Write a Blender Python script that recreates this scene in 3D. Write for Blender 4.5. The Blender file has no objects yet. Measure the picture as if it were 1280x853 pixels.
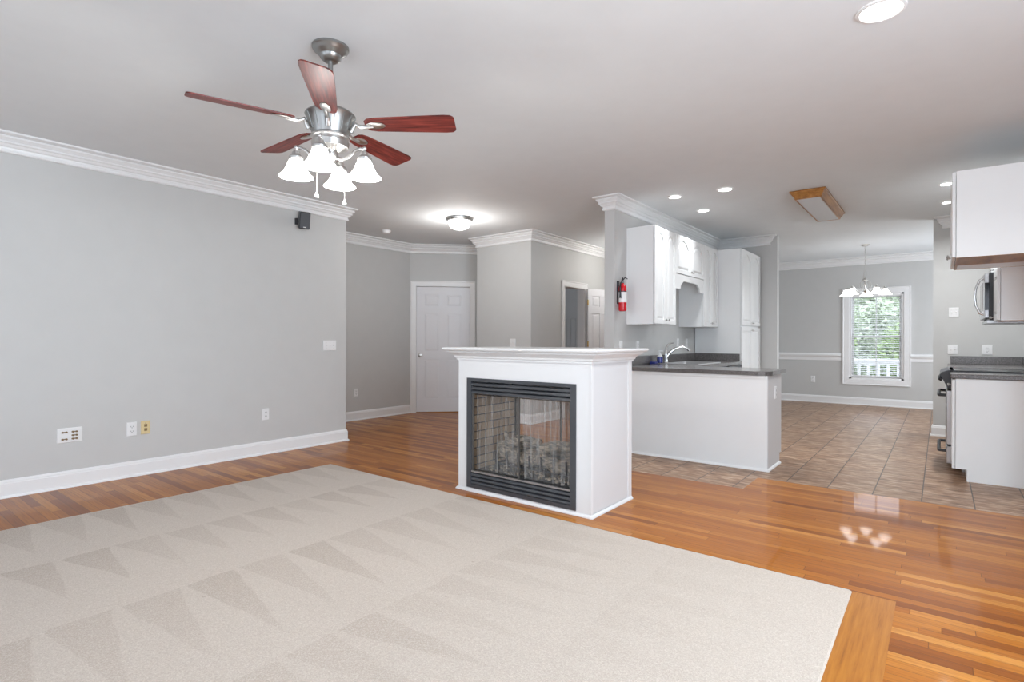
import bpy, bmesh, math, random
from mathutils import Matrix, Vector
PI = math.pi
scene = bpy.context.scene
COL = scene.collection
random.seed(7)

# ------------------------------------------------------------------ camera
cam_data = bpy.data.cameras.new('camera')
cam = bpy.data.objects.new('camera', cam_data)
COL.objects.link(cam)
cam_data.sensor_width = 36.0
cam_data.lens = 685.0 / 1280.0 * 36.0
cam_data.shift_y = -2.0 / 1280.0
cam_data.clip_start = 0.05
cam_data.clip_end = 200
cam.matrix_world = (Matrix.Translation((0, 0, 1.20)) @ Matrix.Rotation(math.radians(38.0), 4, 'Z')
                    @ Matrix.Rotation(PI / 2, 4, 'X') @ Matrix.Rotation(0.0022, 4, 'Z'))
scene.camera = cam

# ------------------------------------------------------------------ light, exposure
vs = scene.view_settings
vs.view_transform = 'Standard'
vs.look = 'None'
vs.gamma = 1.0
vs.use_curve_mapping = False
vs.exposure = 0.78
scene.cycles.use_denoising = True
scene.cycles.max_bounces = 12
scene.cycles.diffuse_bounces = 6
scene.cycles.sample_clamp_indirect = 6.0
world = bpy.data.worlds.new('sky')
scene.world = world
world.use_nodes = True
wn = world.node_tree.nodes
wn['Background'].inputs['Color'].default_value = (0.80, 0.88, 1.0, 1)
wn['Background'].inputs['Strength'].default_value = 2.1


def area_light(name, loc, rot, sx, sy, power, color=(1, 1, 1)):
    d = bpy.data.lights.new(name, 'AREA')
    d.shape = 'RECTANGLE'
    d.size, d.size_y, d.energy, d.color = sx, sy, power, color
    o = bpy.data.objects.new(name, d)
    o.location = loc
    o.rotation_euler = rot
    COL.objects.link(o)
    return o


# fill daylight from out-of-view windows added to light the rooms, behind and beside the camera
DAY = (0.74, 0.875, 1.0)
area_light('unseen_window_fill', (-3.9, -2.72, 1.35), (PI / 2, 0, PI), 1.7, 1.8, 145, DAY)
area_light('unseen_window_fill', (-1.3, -2.72, 1.35), (PI / 2, 0, PI), 1.7, 1.8, 145, DAY)
area_light('unseen_window_fill', (0.95, -2.72, 1.35), (PI / 2, 0, PI), 1.5, 1.8, 270, DAY)  # extra opening added to brighten the peninsula front and kitchen
area_light('unseen_window_fill', (2.12, 0.9, 1.35), (PI / 2, 0, PI / 2), 2.6, 1.9, 95, DAY)
area_light('unseen_window_fill', (1.72, 10.4, 1.35), (PI / 2, 0, PI / 2), 1.5, 1.7, 34, (0.88, 0.94, 1.0))  # added at a hidden dining room window, fill for dining room and kitchen

CEIL = 2.74
LAMP = 1.0     # scale of the room lamps
CAN_POWER, FAN_POWER, DOME_POWER = 10, 6, 12


# ------------------------------------------------------------------ materials
class NT:
    def __init__(self, name):
        self.m = bpy.data.materials.new(name)
        self.m.use_nodes = True
        self.t = self.m.node_tree
        self.b = self.t.nodes['Principled BSDF']
        self.out = self.t.nodes['Material Output']

    def n(self, typ, **kw):
        nd = self.t.nodes.new(typ)
        for k, v in kw.items():
            setattr(nd, k, v)
        return nd

    def put(self, sock, v):
        if isinstance(v, bpy.types.NodeSocket):
            self.t.links.new(v, sock)
        else:
            sock.default_value = v

    def math(self, op, a, b=0.0, c=None):
        nd = self.n('ShaderNodeMath', operation=op)
        self.put(nd.inputs[0], a)
        self.put(nd.inputs[1], b)
        if c is not None:
            self.put(nd.inputs[2], c)
        return nd.outputs[0]

    def pos(self):
        g = self.n('ShaderNodeNewGeometry')
        s = self.n('ShaderNodeSeparateXYZ')
        self.t.links.new(g.outputs['Position'], s.inputs[0])
        return s.outputs[0], s.outputs[1], s.outputs[2]

    def objpos(self):
        g = self.n('ShaderNodeTexCoord')
        s = self.n('ShaderNodeSeparateXYZ')
        self.t.links.new(g.outputs['Object'], s.inputs[0])
        return s.outputs[0], s.outputs[1], s.outputs[2]

    def vec(self, x, y, z=0.0):
        c = self.n('ShaderNodeCombineXYZ')
        for i, v in enumerate((x, y, z)):
            self.put(c.inputs[i], v)
        return c.outputs[0]

    def noise(self, vec, scale, detail=3, rough=0.55):
        nd = self.n('ShaderNodeTexNoise')
        if vec is not None:
            self.t.links.new(vec, nd.inputs['Vector'])
        nd.inputs['Scale'].default_value = scale
        nd.inputs['Detail'].default_value = detail
        nd.inputs['Roughness'].default_value = rough
        return nd.outputs['Fac']

    def white(self, vec):
        nd = self.n('ShaderNodeTexWhiteNoise', noise_dimensions='3D')
        self.t.links.new(vec, nd.inputs['Vector'])
        return nd.outputs['Value']

    def ramp(self, fac, stops):
        nd = self.n('ShaderNodeValToRGB')
        self.put(nd.inputs[0], fac)
        e = nd.color_ramp.elements
        while len(e) < len(stops):
            e.new(0.5)
        for el, (p, c) in zip(e, stops):
            el.position = p
            el.color = (*c, 1)
        return nd.outputs[0]

    def mix(self, fac, a, b, blend='MIX'):
        nd = self.n('ShaderNodeMix', data_type='RGBA', blend_type=blend)
        self.put(nd.inputs[0], fac)
        for i, v in ((6, a), (7, b)):
            if not isinstance(v, bpy.types.NodeSocket):
                v = (*v, 1)
            self.put(nd.inputs[i], v)
        return nd.outputs[2]

    def bump(self, h, strength=0.1, dist=0.01):
        nd = self.n('ShaderNodeBump')
        nd.inputs['Strength'].default_value = strength
        nd.inputs['Distance'].default_value = dist
        self.t.links.new(h, nd.inputs['Height'])
        self.t.links.new(nd.outputs[0], self.b.inputs['Normal'])

    def base(self, v):
        self.put(self.b.inputs['Base Color'], v if isinstance(v, bpy.types.NodeSocket) else (*v, 1))

    def set(self, **kw):
        for k, v in kw.items():
            self.put(self.b.inputs[k.replace('_', ' ')], v)


def paint(name, col, rough=0.6, var=0.03, bump=0.02, scale=6):
    k = NT(name)
    x, y, z = k.pos()
    f = k.noise(k.vec(x, y, z), scale, 3)
    k.base(k.mix(f, tuple(c * (1 - var) for c in col), tuple(min(1, c * (1 + var)) for c in col)))
    k.set(Roughness=rough)
    if bump:
        k.bump(k.noise(k.vec(x, y, z), 180, 2), bump, 0.004)
    return k.m


def metal(name, col, rough=0.3, metallic=1.0):
    k = NT(name)
    f = k.noise(None, 40, 2)
    k.base(k.mix(f, tuple(c * 0.93 for c in col), col))
    k.set(Roughness=rough, Metallic=metallic)
    return k.m


def emit(name, col, strength, base=(0.9, 0.9, 0.9)):
    k = NT(name)
    k.base(base)
    k.put(k.b.inputs['Emission Color'], (*col, 1))
    k.set(Roughness=0.3, Emission_Strength=strength)
    return k.m


WALLC = (0.55, 0.55, 0.54)
M = {}
M['wall'] = paint('grey_wall_paint', WALLC, 0.55)
M['ceiling'] = paint('ceiling_paint', (0.725, 0.75, 0.765), 0.8)
M['trim'] = paint('white_trim_paint', (0.80, 0.80, 0.80), 0.35, 0.015, 0.0)
M['door'] = paint('white_door_paint', (0.74, 0.74, 0.76), 0.4, 0.015, 0.0)
M['cabinet'] = paint('white_cabinet_paint', (0.80, 0.81, 0.81), 0.38, 0.02, 0.0)
M['mantel'] = paint('white_mantel_paint', (0.69, 0.69, 0.695), 0.32, 0.012, 0.0)
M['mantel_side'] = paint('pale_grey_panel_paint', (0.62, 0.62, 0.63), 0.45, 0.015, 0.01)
M['plastic'] = paint('white_plastic', (0.80, 0.80, 0.80), 0.3, 0.01, 0.0)
M['almond'] = paint('almond_plastic', (0.68, 0.55, 0.30), 0.35, 0.02, 0.0)
M['slot'] = paint('dark_slot', (0.05, 0.05, 0.05), 0.5, 0.05, 0.0)
M['brown_slot'] = paint('brass_terminal', (0.22, 0.14, 0.06), 0.4, 0.1, 0.0)
M['black'] = paint('black_plastic', (0.012, 0.013, 0.018), 0.35, 0.1, 0.0)
M['black_metal'] = paint('satin_black_metal', (0.050, 0.053, 0.060), 0.42, 0.1, 0.0)
M['grey_metal'] = metal('grey_frame_metal', (0.16, 0.15, 0.14), 0.4, 0.6)
M['red'] = paint('red_enamel', (0.60, 0.010, 0.02), 0.25, 0.05, 0.0)
M['nickel'] = metal('brushed_nickel', (0.62, 0.61, 0.59), 0.28)
M['pewter'] = metal('dark_pewter', (0.36, 0.36, 0.35), 0.36)
M['chrome'] = metal('chrome', (0.75, 0.75, 0.75), 0.12)
M['steel'] = metal('stainless_steel', (0.52, 0.52, 0.53), 0.3)
M['brass'] = metal('brass', (0.72, 0.52, 0.20), 0.3)
M['blue'] = paint('blue_soap', (0.03, 0.04, 0.22), 0.2, 0.05, 0.0)
M['blind'] = paint('white_blind_vinyl', (0.80, 0.80, 0.80), 0.45, 0.01, 0.0)
M['deck_white'] = paint('white_deck_paint', (0.85, 0.85, 0.85), 0.5, 0.02, 0.0)
M['deck_boards'] = paint('weathered_deck_boards', (0.20, 0.19, 0.17), 0.8, 0.15, 0.1)
M['bark'] = paint('tree_bark', (0.16, 0.13, 0.10), 0.9, 0.25, 0.3, 12)
M['lens'] = emit('lamp_lens', (1, 0.98, 0.95), 6.0)
M['shade'] = emit('lit_frosted_glass', (1, 0.985, 0.96), 2.2)
M['chandelier_shade'] = emit('bright_frosted_glass', (1, 0.985, 0.96), 3.2)
M['dome'] = emit('lit_dome_glass', (1, 0.985, 0.96), 2.2)
M['diffuser'] = paint('unlit_acrylic_lens', (0.66, 0.67, 0.68), 0.25, 0.01, 0.0)


def m_hardwood():
    k = NT('oak_strip_floor')
    x, y, z = k.pos()
    w, L = 0.057, 0.95
    row = k.math('FLOOR', k.math('DIVIDE', y, w))
    off = k.white(k.vec(row, 3.7, 0.0))
    xs = k.math('ADD', k.math('DIVIDE', x, L), k.math('MULTIPLY', off, 7.0))
    colm = k.math('FLOOR', xs)
    r1 = k.white(k.vec(row, colm, 1.0))
    r2 = k.white(k.vec(row, colm, 9.0))
    base = k.ramp(r1, [(0.0, (0.22, 0.062, 0.008)), (0.25, (0.34, 0.107, 0.012)), (0.6, (0.41, 0.142, 0.017)),
                       (0.85, (0.47, 0.180, 0.028)), (1.0, (0.53, 0.225, 0.046))])
    gv = k.vec(k.math('ADD', k.math('MULTIPLY', x, 2.2), k.math('MULTIPLY', r2, 40.0)), k.math('MULTIPLY', y, 46.0), 0.0)
    g = k.noise(gv, 1.6, 5, 0.65)
    base = k.mix(k.math('MULTIPLY', k.math('SUBTRACT', g, 0.42), 1.7), base,
                 (0.13, 0.034, 0.007))
    fy = k.math('FRACT', k.math('DIVIDE', y, w))
    edge = k.math('MINIMUM', fy, k.math('SUBTRACT', 1.0, fy))
    fx = k.math('FRACT', xs)
    edx = k.math('MULTIPLY', k.math('MINIMUM', fx, k.math('SUBTRACT', 1.0, fx)), L / w)
    e = k.math('MINIMUM', edge, edx)
    gap = k.math('LESS_THAN', e, 0.022)
    base = k.mix(k.math('MULTIPLY', gap, 0.7), base, (0.07, 0.025, 0.01))
    k.base(base)
    k.set(Roughness=0.42, Specular_IOR_Level=0.1, Coat_Weight=0.36, Coat_Roughness=0.05)
    tilt = k.math('MULTIPLY', k.math('SUBTRACT', k.white(k.vec(row, colm, 5.0)), 0.5), k.math('SUBTRACT', fy, 0.5))
    hv = k.math('ADD', k.math('MULTIPLY', tilt, 0.9), k.math('MINIMUM', k.math('MULTIPLY', e, 8.0), 0.5))
    k.bump(hv, 0.5, 0.0016)
    return k.m


def m_border():
    k = NT('oak_border_strip')
    x, y, z = k.pos()
    g = k.noise(k.vec(k.math('MULTIPLY', x, 40.0), k.math('MULTIPLY', y, 2.0), 0.0), 1.5, 5, 0.65)
    k.base(k.ramp(g, [(0.3, (0.43, 0.170, 0.022)), (0.55, (0.35, 0.125, 0.014)), (0.75, (0.22, 0.070, 0.008))]))
    k.set(Roughness=0.42, Specular_IOR_Level=0.2, Coat_Weight=0.42, Coat_Roughness=0.08)
    return k.m


def m_tile():
    k = NT('travertine_tile')
    x, y, z = k.pos()
    p = 0.3065
    tx = k.math('DIVIDE', k.math('ADD', x, 1.027), p)
    ty = k.math('DIVIDE', k.math('SUBTRACT', y, 5.08), p)
    r = k.white(k.vec(k.math('FLOOR', tx), k.math('FLOOR', ty), 2.0))
    n1 = k.noise(k.vec(k.math('ADD', k.math('MULTIPLY', x, 5.0), k.math('MULTIPLY', r, 30)), k.math('MULTIPLY', y, 16.0), r), 1.5, 6, 0.65)
    c = k.ramp(n1, [(0.34, (0.15, 0.075, 0.042)), (0.45, (0.29, 0.165, 0.098)), (0.55, (0.41, 0.265, 0.170)), (0.68, (0.57, 0.42, 0.31))])
    c = k.mix(k.math('MULTIPLY', r, 0.28), c, (0.20, 0.13, 0.09))
    fx, fy = k.math('FRACT', tx), k.math('FRACT', ty)
    ex = k.math('MINIMUM', fx, k.math('SUBTRACT', 1.0, fx))
    ey = k.math('MINIMUM', fy, k.math('SUBTRACT', 1.0, fy))
    e = k.math('MINIMUM', ex, ey)
    gr = k.math('LESS_THAN', e, 0.013)
    c = k.mix(gr, c, (0.085, 0.065, 0.055))
    k.base(c)
    k.set(Roughness=0.40, Specular_IOR_Level=0.3)
    k.bump(k.math('ADD', k.math('MINIMUM', k.math('MULTIPLY', e, 25.0), 1.0), k.math('MULTIPLY', n1, 0.35)), 0.15, 0.006)
    return k.m


def m_carpet():
    k = NT('cut_pile_carpet')
    x, y, z = k.pos()
    pv = k.vec(x, y, z)
    wob = k.math('MULTIPLY', k.math('SUBTRACT', k.noise(pv, 3.0, 2), 0.5), 0.07)
    xx = k.math('ADD', x, wob)
    yy = k.math('ADD', y, k.math('MULTIPLY', k.math('SUBTRACT', k.noise(pv, 2.3, 2), 0.5), 0.07))
    tot = None
    # rows of vacuum-cleaner wedges: (base x, wedge length, pitch, phase, strength)
    for xb, ln, pitch, ph, apex, amp in ((-4.54, 0.66, 0.25, 1.124, 0.0, 1.0), (-3.72, 0.60, 0.245, 1.061, 0.15, 1.0),
                                         (-2.85, 0.78, 0.265, 1.093, -0.16, 0.9), (-1.93, 0.70, 0.235, 1.31, 0.40, 0.6),
                                         (-1.15, 0.6, 0.26, 1.2, 0.2, 0.22)):
        t = k.math('DIVIDE', k.math('SUBTRACT', xx, xb), ln)
        inr = k.math('MULTIPLY', k.math('GREATER_THAN', t, 0.0), k.math('LESS_THAN', t, 1.0))
        q = k.math('DIVIDE', k.math('SUBTRACT', yy, ph), pitch)
        q = k.math('SUBTRACT', q, k.math('MULTIPLY', t, apex))
        fr = k.math('ABSOLUTE', k.math('SUBTRACT', k.math('FRACT', q), 0.5))
        hw = k.math('MULTIPLY', k.math('SUBTRACT', 1.0, t), 0.46)
        tri = k.math('DIVIDE', k.math('SUBTRACT', hw, fr), 0.035)
        tri = k.math('MAXIMUM', k.math('MINIMUM', tri, 1.0), 0.0)
        cell = k.white(k.vec(k.math('FLOOR', q), xb, 0.0))
        fade = k.math('SUBTRACT', 1.0, k.math('MULTIPLY', t, 0.45))
        s = k.math('MULTIPLY', k.math('MULTIPLY', tri, inr), k.math('MULTIPLY', fade, k.math('MULTIPLY', k.math('ADD', k.math('MULTIPLY', cell, 0.5), 0.5), amp)))
        tot = s if tot is None else k.math('ADD', tot, s)
    n = k.noise(pv, 1.1, 4)
    tot = k.math('ADD', k.math('MULTIPLY', tot, 0.75), k.math('MULTIPLY', k.math('SUBTRACT', n, 0.5), 0.35))
    c = k.mix(tot, (0.495, 0.425, 0.362), (0.345, 0.278, 0.220))
    f1 = k.noise(pv, 190, 2, 0.75)
    f2 = k.noise(pv, 120, 3, 0.75)
    c = k.mix(k.math('MULTIPLY', k.math('SUBTRACT', f2, 0.40), 1.5), c, (0.33, 0.27, 0.22))
    c = k.mix(k.math('MULTIPLY', k.math('SUBTRACT', f1, 0.46), 1.7), c, (0.78, 0.72, 0.65))
    st = k.noise(pv, 13, 1)
    c = k.mix(k.math('MULTIPLY', k.math('GREATER_THAN', st, 0.79), 0.35), c, (0.25, 0.19, 0.14))
    k.base(c)
    k.set(Roughness=0.95, Sheen_Weight=0.15)
    k.bump(k.math('ADD', f1, f2), 0.5, 0.008)
    return k.m


def m_granite():
    k = NT('grey_speckled_laminate')
    x, y, z = k.pos()
    v = k.vec(x, y, z)
    n = k.noise(v, 150, 3, 0.7)
    n2 = k.noise(v, 60, 2)
    c = k.ramp(n, [(0.34, (0.045, 0.042, 0.042)), (0.5, (0.125, 0.115, 0.112)), (0.66, (0.26, 0.245, 0.235))])
    k.base(k.mix(k.math('MULTIPLY', n2, 0.35), c, (0.11, 0.10, 0.098)))
    k.set(Roughness=0.22, Coat_Weight=0.3, Coat_Roughness=0.12)
    return k.m


def m_blade():
    k = NT('rosewood_blade')
    x, y, z = k.objpos()
    n = k.noise(k.vec(k.math('MULTIPLY', x, 3.0), k.math('MULTIPLY', y, 42.0), 0.0), 1.6, 5, 0.6)
    k.base(k.ramp(n, [(0.3, (0.035, 0.008, 0.008)), (0.48, (0.13, 0.022, 0.018)), (0.62, (0.23, 0.042, 0.032)), (0.8, (0.30, 0.075, 0.055))]))
    k.set(Roughness=0.42, Specular_IOR_Level=0.35)
    return k.m


def m_oak(axis='y'):
    k = NT('honey_oak')
    x, y, z = k.pos()
    a, b, c = (14.0, 2.0, 30.0) if axis == 'y' else (2.0, 20.0, 30.0)
    n = k.noise(k.vec(k.math('MULTIPLY', x, a), k.math('MULTIPLY', y, b), k.math('MULTIPLY', z, c)), 1.6, 5, 0.6)
    k.base(k.ramp(n, [(0.3, (0.19, 0.075, 0.016)), (0.5, (0.36, 0.155, 0.035)), (0.75, (0.46, 0.225, 0.065))]))
    k.set(Roughness=0.35)
    return k.m


def m_brick():
    k = NT('firebox_brick')
    x, y, z = k.pos()
    h, L = 0.066, 0.20
    rz = k.math('DIVIDE', z, h)
    row = k.math('FLOOR', rz)
    ry = k.math('ADD', k.math('DIVIDE', y, L), k.math('MULTIPLY', row, 0.5))
    r = k.white(k.vec(row, k.math('FLOOR', ry), 1.0))
    c = k.ramp(r, [(0.0, (0.36, 0.245, 0.15)), (0.5, (0.45, 0.32, 0.205)), (1.0, (0.55, 0.41, 0.27))])
    n = k.noise(k.vec(x, y, z), 45, 4, 0.7)
    c = k.mix(k.math('MULTIPLY', n, 0.4), c, (0.20, 0.15, 0.11))
    fz, fy = k.math('FRACT', rz), k.math('FRACT', ry)
    e = k.math('MINIMUM', k.math('MULTIPLY', k.math('MINIMUM', fz, k.math('SUBTRACT', 1.0, fz)), h),
               k.math('MULTIPLY', k.math('MINIMUM', fy, k.math('SUBTRACT', 1.0, fy)), L))
    c = k.mix(k.math('LESS_THAN', e, 0.004), c, (0.06, 0.05, 0.045))
    k.base(c)
    k.set(Roughness=0.9)
    k.bump(k.math('MINIMUM', k.math('MULTIPLY', e, 150.0), 1.0), 0.4, 0.006)
    return k.m


def m_log():
    k = NT('ceramic_log_bark')
    x, y, z = k.pos()
    n = k.noise(k.vec(k.math('MULTIPLY', x, 9.0), k.math('MULTIPLY', y, 26.0), k.math('MULTIPLY', z, 26.0)), 2.0, 6, 0.7)
    k.base(k.ramp(n, [(0.3, (0.04, 0.036, 0.032)), (0.46, (0.19, 0.165, 0.14)), (0.56, (0.44, 0.37, 0.29)), (0.72, (0.68, 0.55, 0.41))]))
    k.set(Roughness=0.95)
    k.bump(n, 0.9, 0.02)
    return k.m


def m_logcut():
    k = NT('ceramic_log_cut_end')
    x, y, z = k.pos()
    n = k.noise(k.vec(x, y, z), 40, 4, 0.7)
    k.base(k.ramp(n, [(0.35, (0.30, 0.21, 0.14)), (0.6, (0.58, 0.45, 0.33)), (0.8, (0.70, 0.60, 0.47))]))
    k.set(Roughness=0.95)
    k.bump(n, 0.5, 0.01)
    return k.m


def m_mesh():
    k = NT('steel_mesh_curtain')
    x, y, z = k.pos()
    n = k.noise(k.vec(k.math('MULTIPLY', x, 60.0), 0.0, k.math('MULTIPLY', z, 1.2)), 1.4, 4, 0.6)
    n2 = k.noise(k.vec(k.math('MULTIPLY', x, 380.0), 0.0, k.math('MULTIPLY', z, 380.0)), 1.0, 1)
    a = k.math('ADD', k.math('MULTIPLY', k.math('SUBTRACT', n, 0.45), 1.5), k.math('MULTIPLY', k.math('SUBTRACT', n2, 0.5), 0.7))
    a = k.math('MAXIMUM', k.math('MINIMUM', k.math('ADD', a, 0.13), 0.62), 0.05)
    k.base((0.55, 0.54, 0.53))
    k.set(Roughness=0.5, Metallic=0.3, Alpha=a)
    return k.m


def m_glass(name, gloss=0.12):
    k = NT(name)
    tr = k.n('ShaderNodeBsdfTransparent')
    gl = k.n('ShaderNodeBsdfGlossy')
    gl.inputs['Roughness'].default_value = 0.02
    lw = k.n('ShaderNodeLayerWeight')
    lw.inputs['Blend'].default_value = gloss
    mx = k.n('ShaderNodeMixShader')
    k.t.links.new(lw.outputs['Fresnel'], mx.inputs[0])
    k.t.links.new(tr.outputs[0], mx.inputs[1])
    k.t.links.new(gl.outputs[0], mx.inputs[2])
    k.t.links.new(mx.outputs[0], k.out.inputs['Surface'])
    return k.m


def m_leaf(name, c0, c1):
    k = NT(name)
    oi = k.n('ShaderNodeNewGeometry')
    k.base(k.mix(oi.outputs['Random Per Island'], c0, c1))
    k.set(Roughness=0.7)
    return k.m


def m_ground():
    k = NT('garden_ground')
    x, y, z = k.pos()
    n = k.noise(k.vec(x, y, z), 1.5, 5)
    k.base(k.ramp(n, [(0.35, (0.07, 0.10, 0.04)), (0.65, (0.15, 0.18, 0.08))]))
    k.set(Roughness=0.95)
    return k.m


M['hardwood'] = m_hardwood()
M['border'] = m_border()
M['tile'] = m_tile()
M['carpet'] = m_carpet()
M['granite'] = m_granite()
M['blade'] = m_blade()
M['oak'] = m_oak()
M['brick'] = m_brick()
M['log'] = m_log()
M['logcut'] = m_logcut()
M['mesh'] = m_mesh()
M['glass'] = m_glass('clear_glass', 0.12)
M['black_glass'] = paint('black_glass', (0.008, 0.008, 0.010), 0.08, 0.0, 0.0)
M['leaf'] = m_leaf('green_leaves', (0.16, 0.27, 0.09), (0.40, 0.50, 0.22))
M['leaf_pale'] = m_leaf('pale_leaves', (0.33, 0.40, 0.27), (0.60, 0.66, 0.50))
M['ground'] = m_ground()


# ------------------------------------------------------------------ mesh builder
class B:
    """collects faces of one part; T maps its own frame into the frame of the thing"""
    def __init__(self, T=None):
        self.v, self.f, self.T = [], [], T or Matrix.Identity(4)

    def add(self, vs, fs):
        o = len(self.v)
        self.v += [tuple(self.T @ Vector(p)) for p in vs]
        self.f += [tuple(i + o for i in f) for f in fs]
        return self

    def box(self, x0, x1, y0, y1, z0, z1):
        vs = [(x, y, z) for z in (z0, z1) for y in (y0, y1) for x in (x0, x1)]
        return self.add(vs, [(0, 2, 3, 1), (4, 5, 7, 6), (0, 1, 5, 4), (2, 6, 7, 3), (0, 4, 6, 2), (1, 3, 7, 5)])

    def bbox(self, x0, x1, y0, y1, z0, z1, c=0.003):
        """box with chamfered edges"""
        def ring(z, i):
            return [(x0 + i, y0 + i, z), (x1 - i, y0 + i, z), (x1 - i, y1 - i, z), (x0 + i, y1 - i, z)]
        rs = []
        for z, k in ((z0, 1), (z0 + c, 0), (z1 - c, 0), (z1, 1)):
            i = c * k
            rs.append([(x0 + i + c, y0 + i, z), (x1 - i - c, y0 + i, z), (x1 - i, y0 + i + c, z), (x1 - i, y1 - i - c, z),
                       (x1 - i - c, y1 - i, z), (x0 + i + c, y1 - i, z), (x0 + i, y1 - i - c, z), (x0 + i, y0 + i + c, z)])
        return self.loft(rs)

    def loft(self, rings, cap=True, closed=True):
        n = len(rings[0])
        vs = [p for r in rings for p in r]
        fs = []
        for a in range(len(rings) - 1):
            for i in range(n if closed else n - 1):
                j = (i + 1) % n
                fs.append((a * n + i, a * n + j, (a + 1) * n + j, (a + 1) * n + i))
        if cap:
            fs.append(tuple(reversed(range(n))))
            fs.append(tuple((len(rings) - 1) * n + i for i in range(n)))
        return self.add(vs, fs)

    def lathe(self, prof, c=(0, 0, 0), seg=32, cap=True):
        """prof: list of (r, z) going up"""
        rings = [[(c[0] + r * math.cos(2 * PI * i / seg), c[1] + r * math.sin(2 * PI * i / seg), c[2] + z) for i in range(seg)] for r, z in prof]
        return self.loft(rings, cap)

    def tube(self, pts, r, seg=10, cap=True):
        pts = [Vector(p) for p in pts]
        rr = r if isinstance(r, (list, tuple)) else [r] * len(pts)
        rings, prev = [], None
        for i, p in enumerate(pts):
            d = (pts[min(i + 1, len(pts) - 1)] - pts[max(i - 1, 0)]).normalized()
            if prev is None:
                a = d.orthogonal().normalized()
            else:
                a = (prev - d * prev.dot(d)).normalized()
            prev = a
            b = d.cross(a)
            rings.append([tuple(p + (a * math.cos(2 * PI * k / seg) + b * math.sin(2 * PI * k / seg)) * rr[i]) for k in range(seg)])
        return self.loft(rings, cap)

    def prism(self, poly, z0, z1):
        return self.loft([[(x, y, z0) for x, y in poly], [(x, y, z1) for x, y in poly]])

    def sphere(self, c, r, seg=14, sq=(1, 1, 1)):
        rings = []
        n = seg // 2
        for a in range(n + 1):
            t = -PI / 2 + PI * a / n
            t = max(min(t, PI / 2 - 0.02), -PI / 2 + 0.02)
            rings.append([(c[0] + sq[0] * r * math.cos(t) * math.cos(2 * PI * i / seg), c[1] + sq[1] * r * math.cos(t) * math.sin(2 * PI * i / seg), c[2] + sq[2] * r * math.sin(t)) for i in range(seg)])
        return self.loft(rings)

    def obj(self, name, mat, parent=None, smooth=False, angle=35):
        me = bpy.data.meshes.new(name)
        me.from_pydata(self.v, [], self.f)
        bm = bmesh.new()
        bm.from_mesh(me)
        bmesh.ops.recalc_face_normals(bm, faces=bm.faces)
        bm.to_mesh(me)
        bm.free()
        me.materials.append(M[mat] if isinstance(mat, str) else mat)
        if smooth:
            for p in me.polygons:
                p.use_smooth = True
            me.set_sharp_from_angle(angle=math.radians(angle))
        o = bpy.data.objects.new(name, me)
        COL.objects.link(o)
        if parent is not None:
            o.parent = parent
        return o


def thing(name, label, cat, loc=(0, 0, 0), rotz=0.0, group=None):
    o = bpy.data.objects.new(name, None)
    COL.objects.link(o)
    o.location = loc
    o.rotation_euler = (0, 0, rotz)
    o.empty_display_size = 0.1
    return tag(o, label, cat, group)


def tag(o, label, cat, group=None):
    o['label'], o['category'] = label, cat
    if group:
        o['group'] = group
    return o


def struct(o):
    o['kind'] = 'structure'
    return o


def dup(root, loc, label, rotz=None):
    r = root.copy()
    COL.objects.link(r)
    r.location = loc
    if rotz is not None:
        r.rotation_euler = (0, 0, rotz)
    r['label'] = label
    for ch in list(root.children):
        c = ch.copy()
        COL.objects.link(c)
        c.parent = r
        for g in list(ch.children):
            d = g.copy()
            COL.objects.link(d)
            d.parent = c
    return r


def frame(o, X, Y):
    """matrix with local x along X, local y along Y (into the surface), z up"""
    Z = Vector(X).cross(Vector(Y))
    m = Matrix((X, Y, Z)).transposed().to_4x4()
    return Matrix.Translation(o) @ m


FACE_PX = ((0, 1, 0), (-1, 0, 0))     # front looks to +x
FACE_MX = ((0, -1, 0), (1, 0, 0))     # front looks to -x
FACE_MY = ((1, 0, 0), (0, 1, 0))      # front looks to -y


def sweep(path, prof, z0=0.0, b=None):
    """profile (out, z) carried along a plan path; 'out' is to the right of travel, corners mitred"""
    b = b or B()
    P = [Vector(p) for p in path]
    rings = []
    for i, p in enumerate(P):
        d0 = (P[i] - P[i - 1]).normalized() if i else None
        d1 = (P[i + 1] - P[i]).normalized() if i < len(P) - 1 else None
        n0 = Vector((d0.y, -d0.x)) if d0 else None
        n1 = Vector((d1.y, -d1.x)) if d1 else None
        if n0 is None:
            m = n1
        elif n1 is None:
            m = n0
        else:
            m = (n0 + n1) / (1 + n0.dot(n1))
        rings.append([(p.x + m.x * o, p.y + m.y * o, z0 + z) for o, z in prof])
    return b.loft(rings)


# ------------------------------------------------------------------ room shell
def wall(name, *boxes, mat='wall', T=None):
    b = B(T)
    for bx in boxes:
        b.box(*bx)
    return struct(b.obj(name, mat))


# floors
wall('floor_hardwood', (-7.0, 2.3, -2.8, 4.63, -0.12, 0), (-7.0, -2.81, 4.63, 9.8, -0.12, 0), (-1.25, 2.3, 4.63, 5.08, -0.12, 0), mat='hardwood')
wall('floor_tile', (-2.81, -1.25, 4.63, 5.08, -0.12, 0), (-2.81, 2.3, 5.08, 12.15, -0.12, 0), mat='tile')
wall('ceiling', (-7.0, 2.3, -2.8, 12.15, CEIL, CEIL + 0.12), mat='ceiling')
wall('trim_1', (-0.328, -0.157, -2.5, 3.06, -0.01, 0.0025), mat='border')

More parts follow.
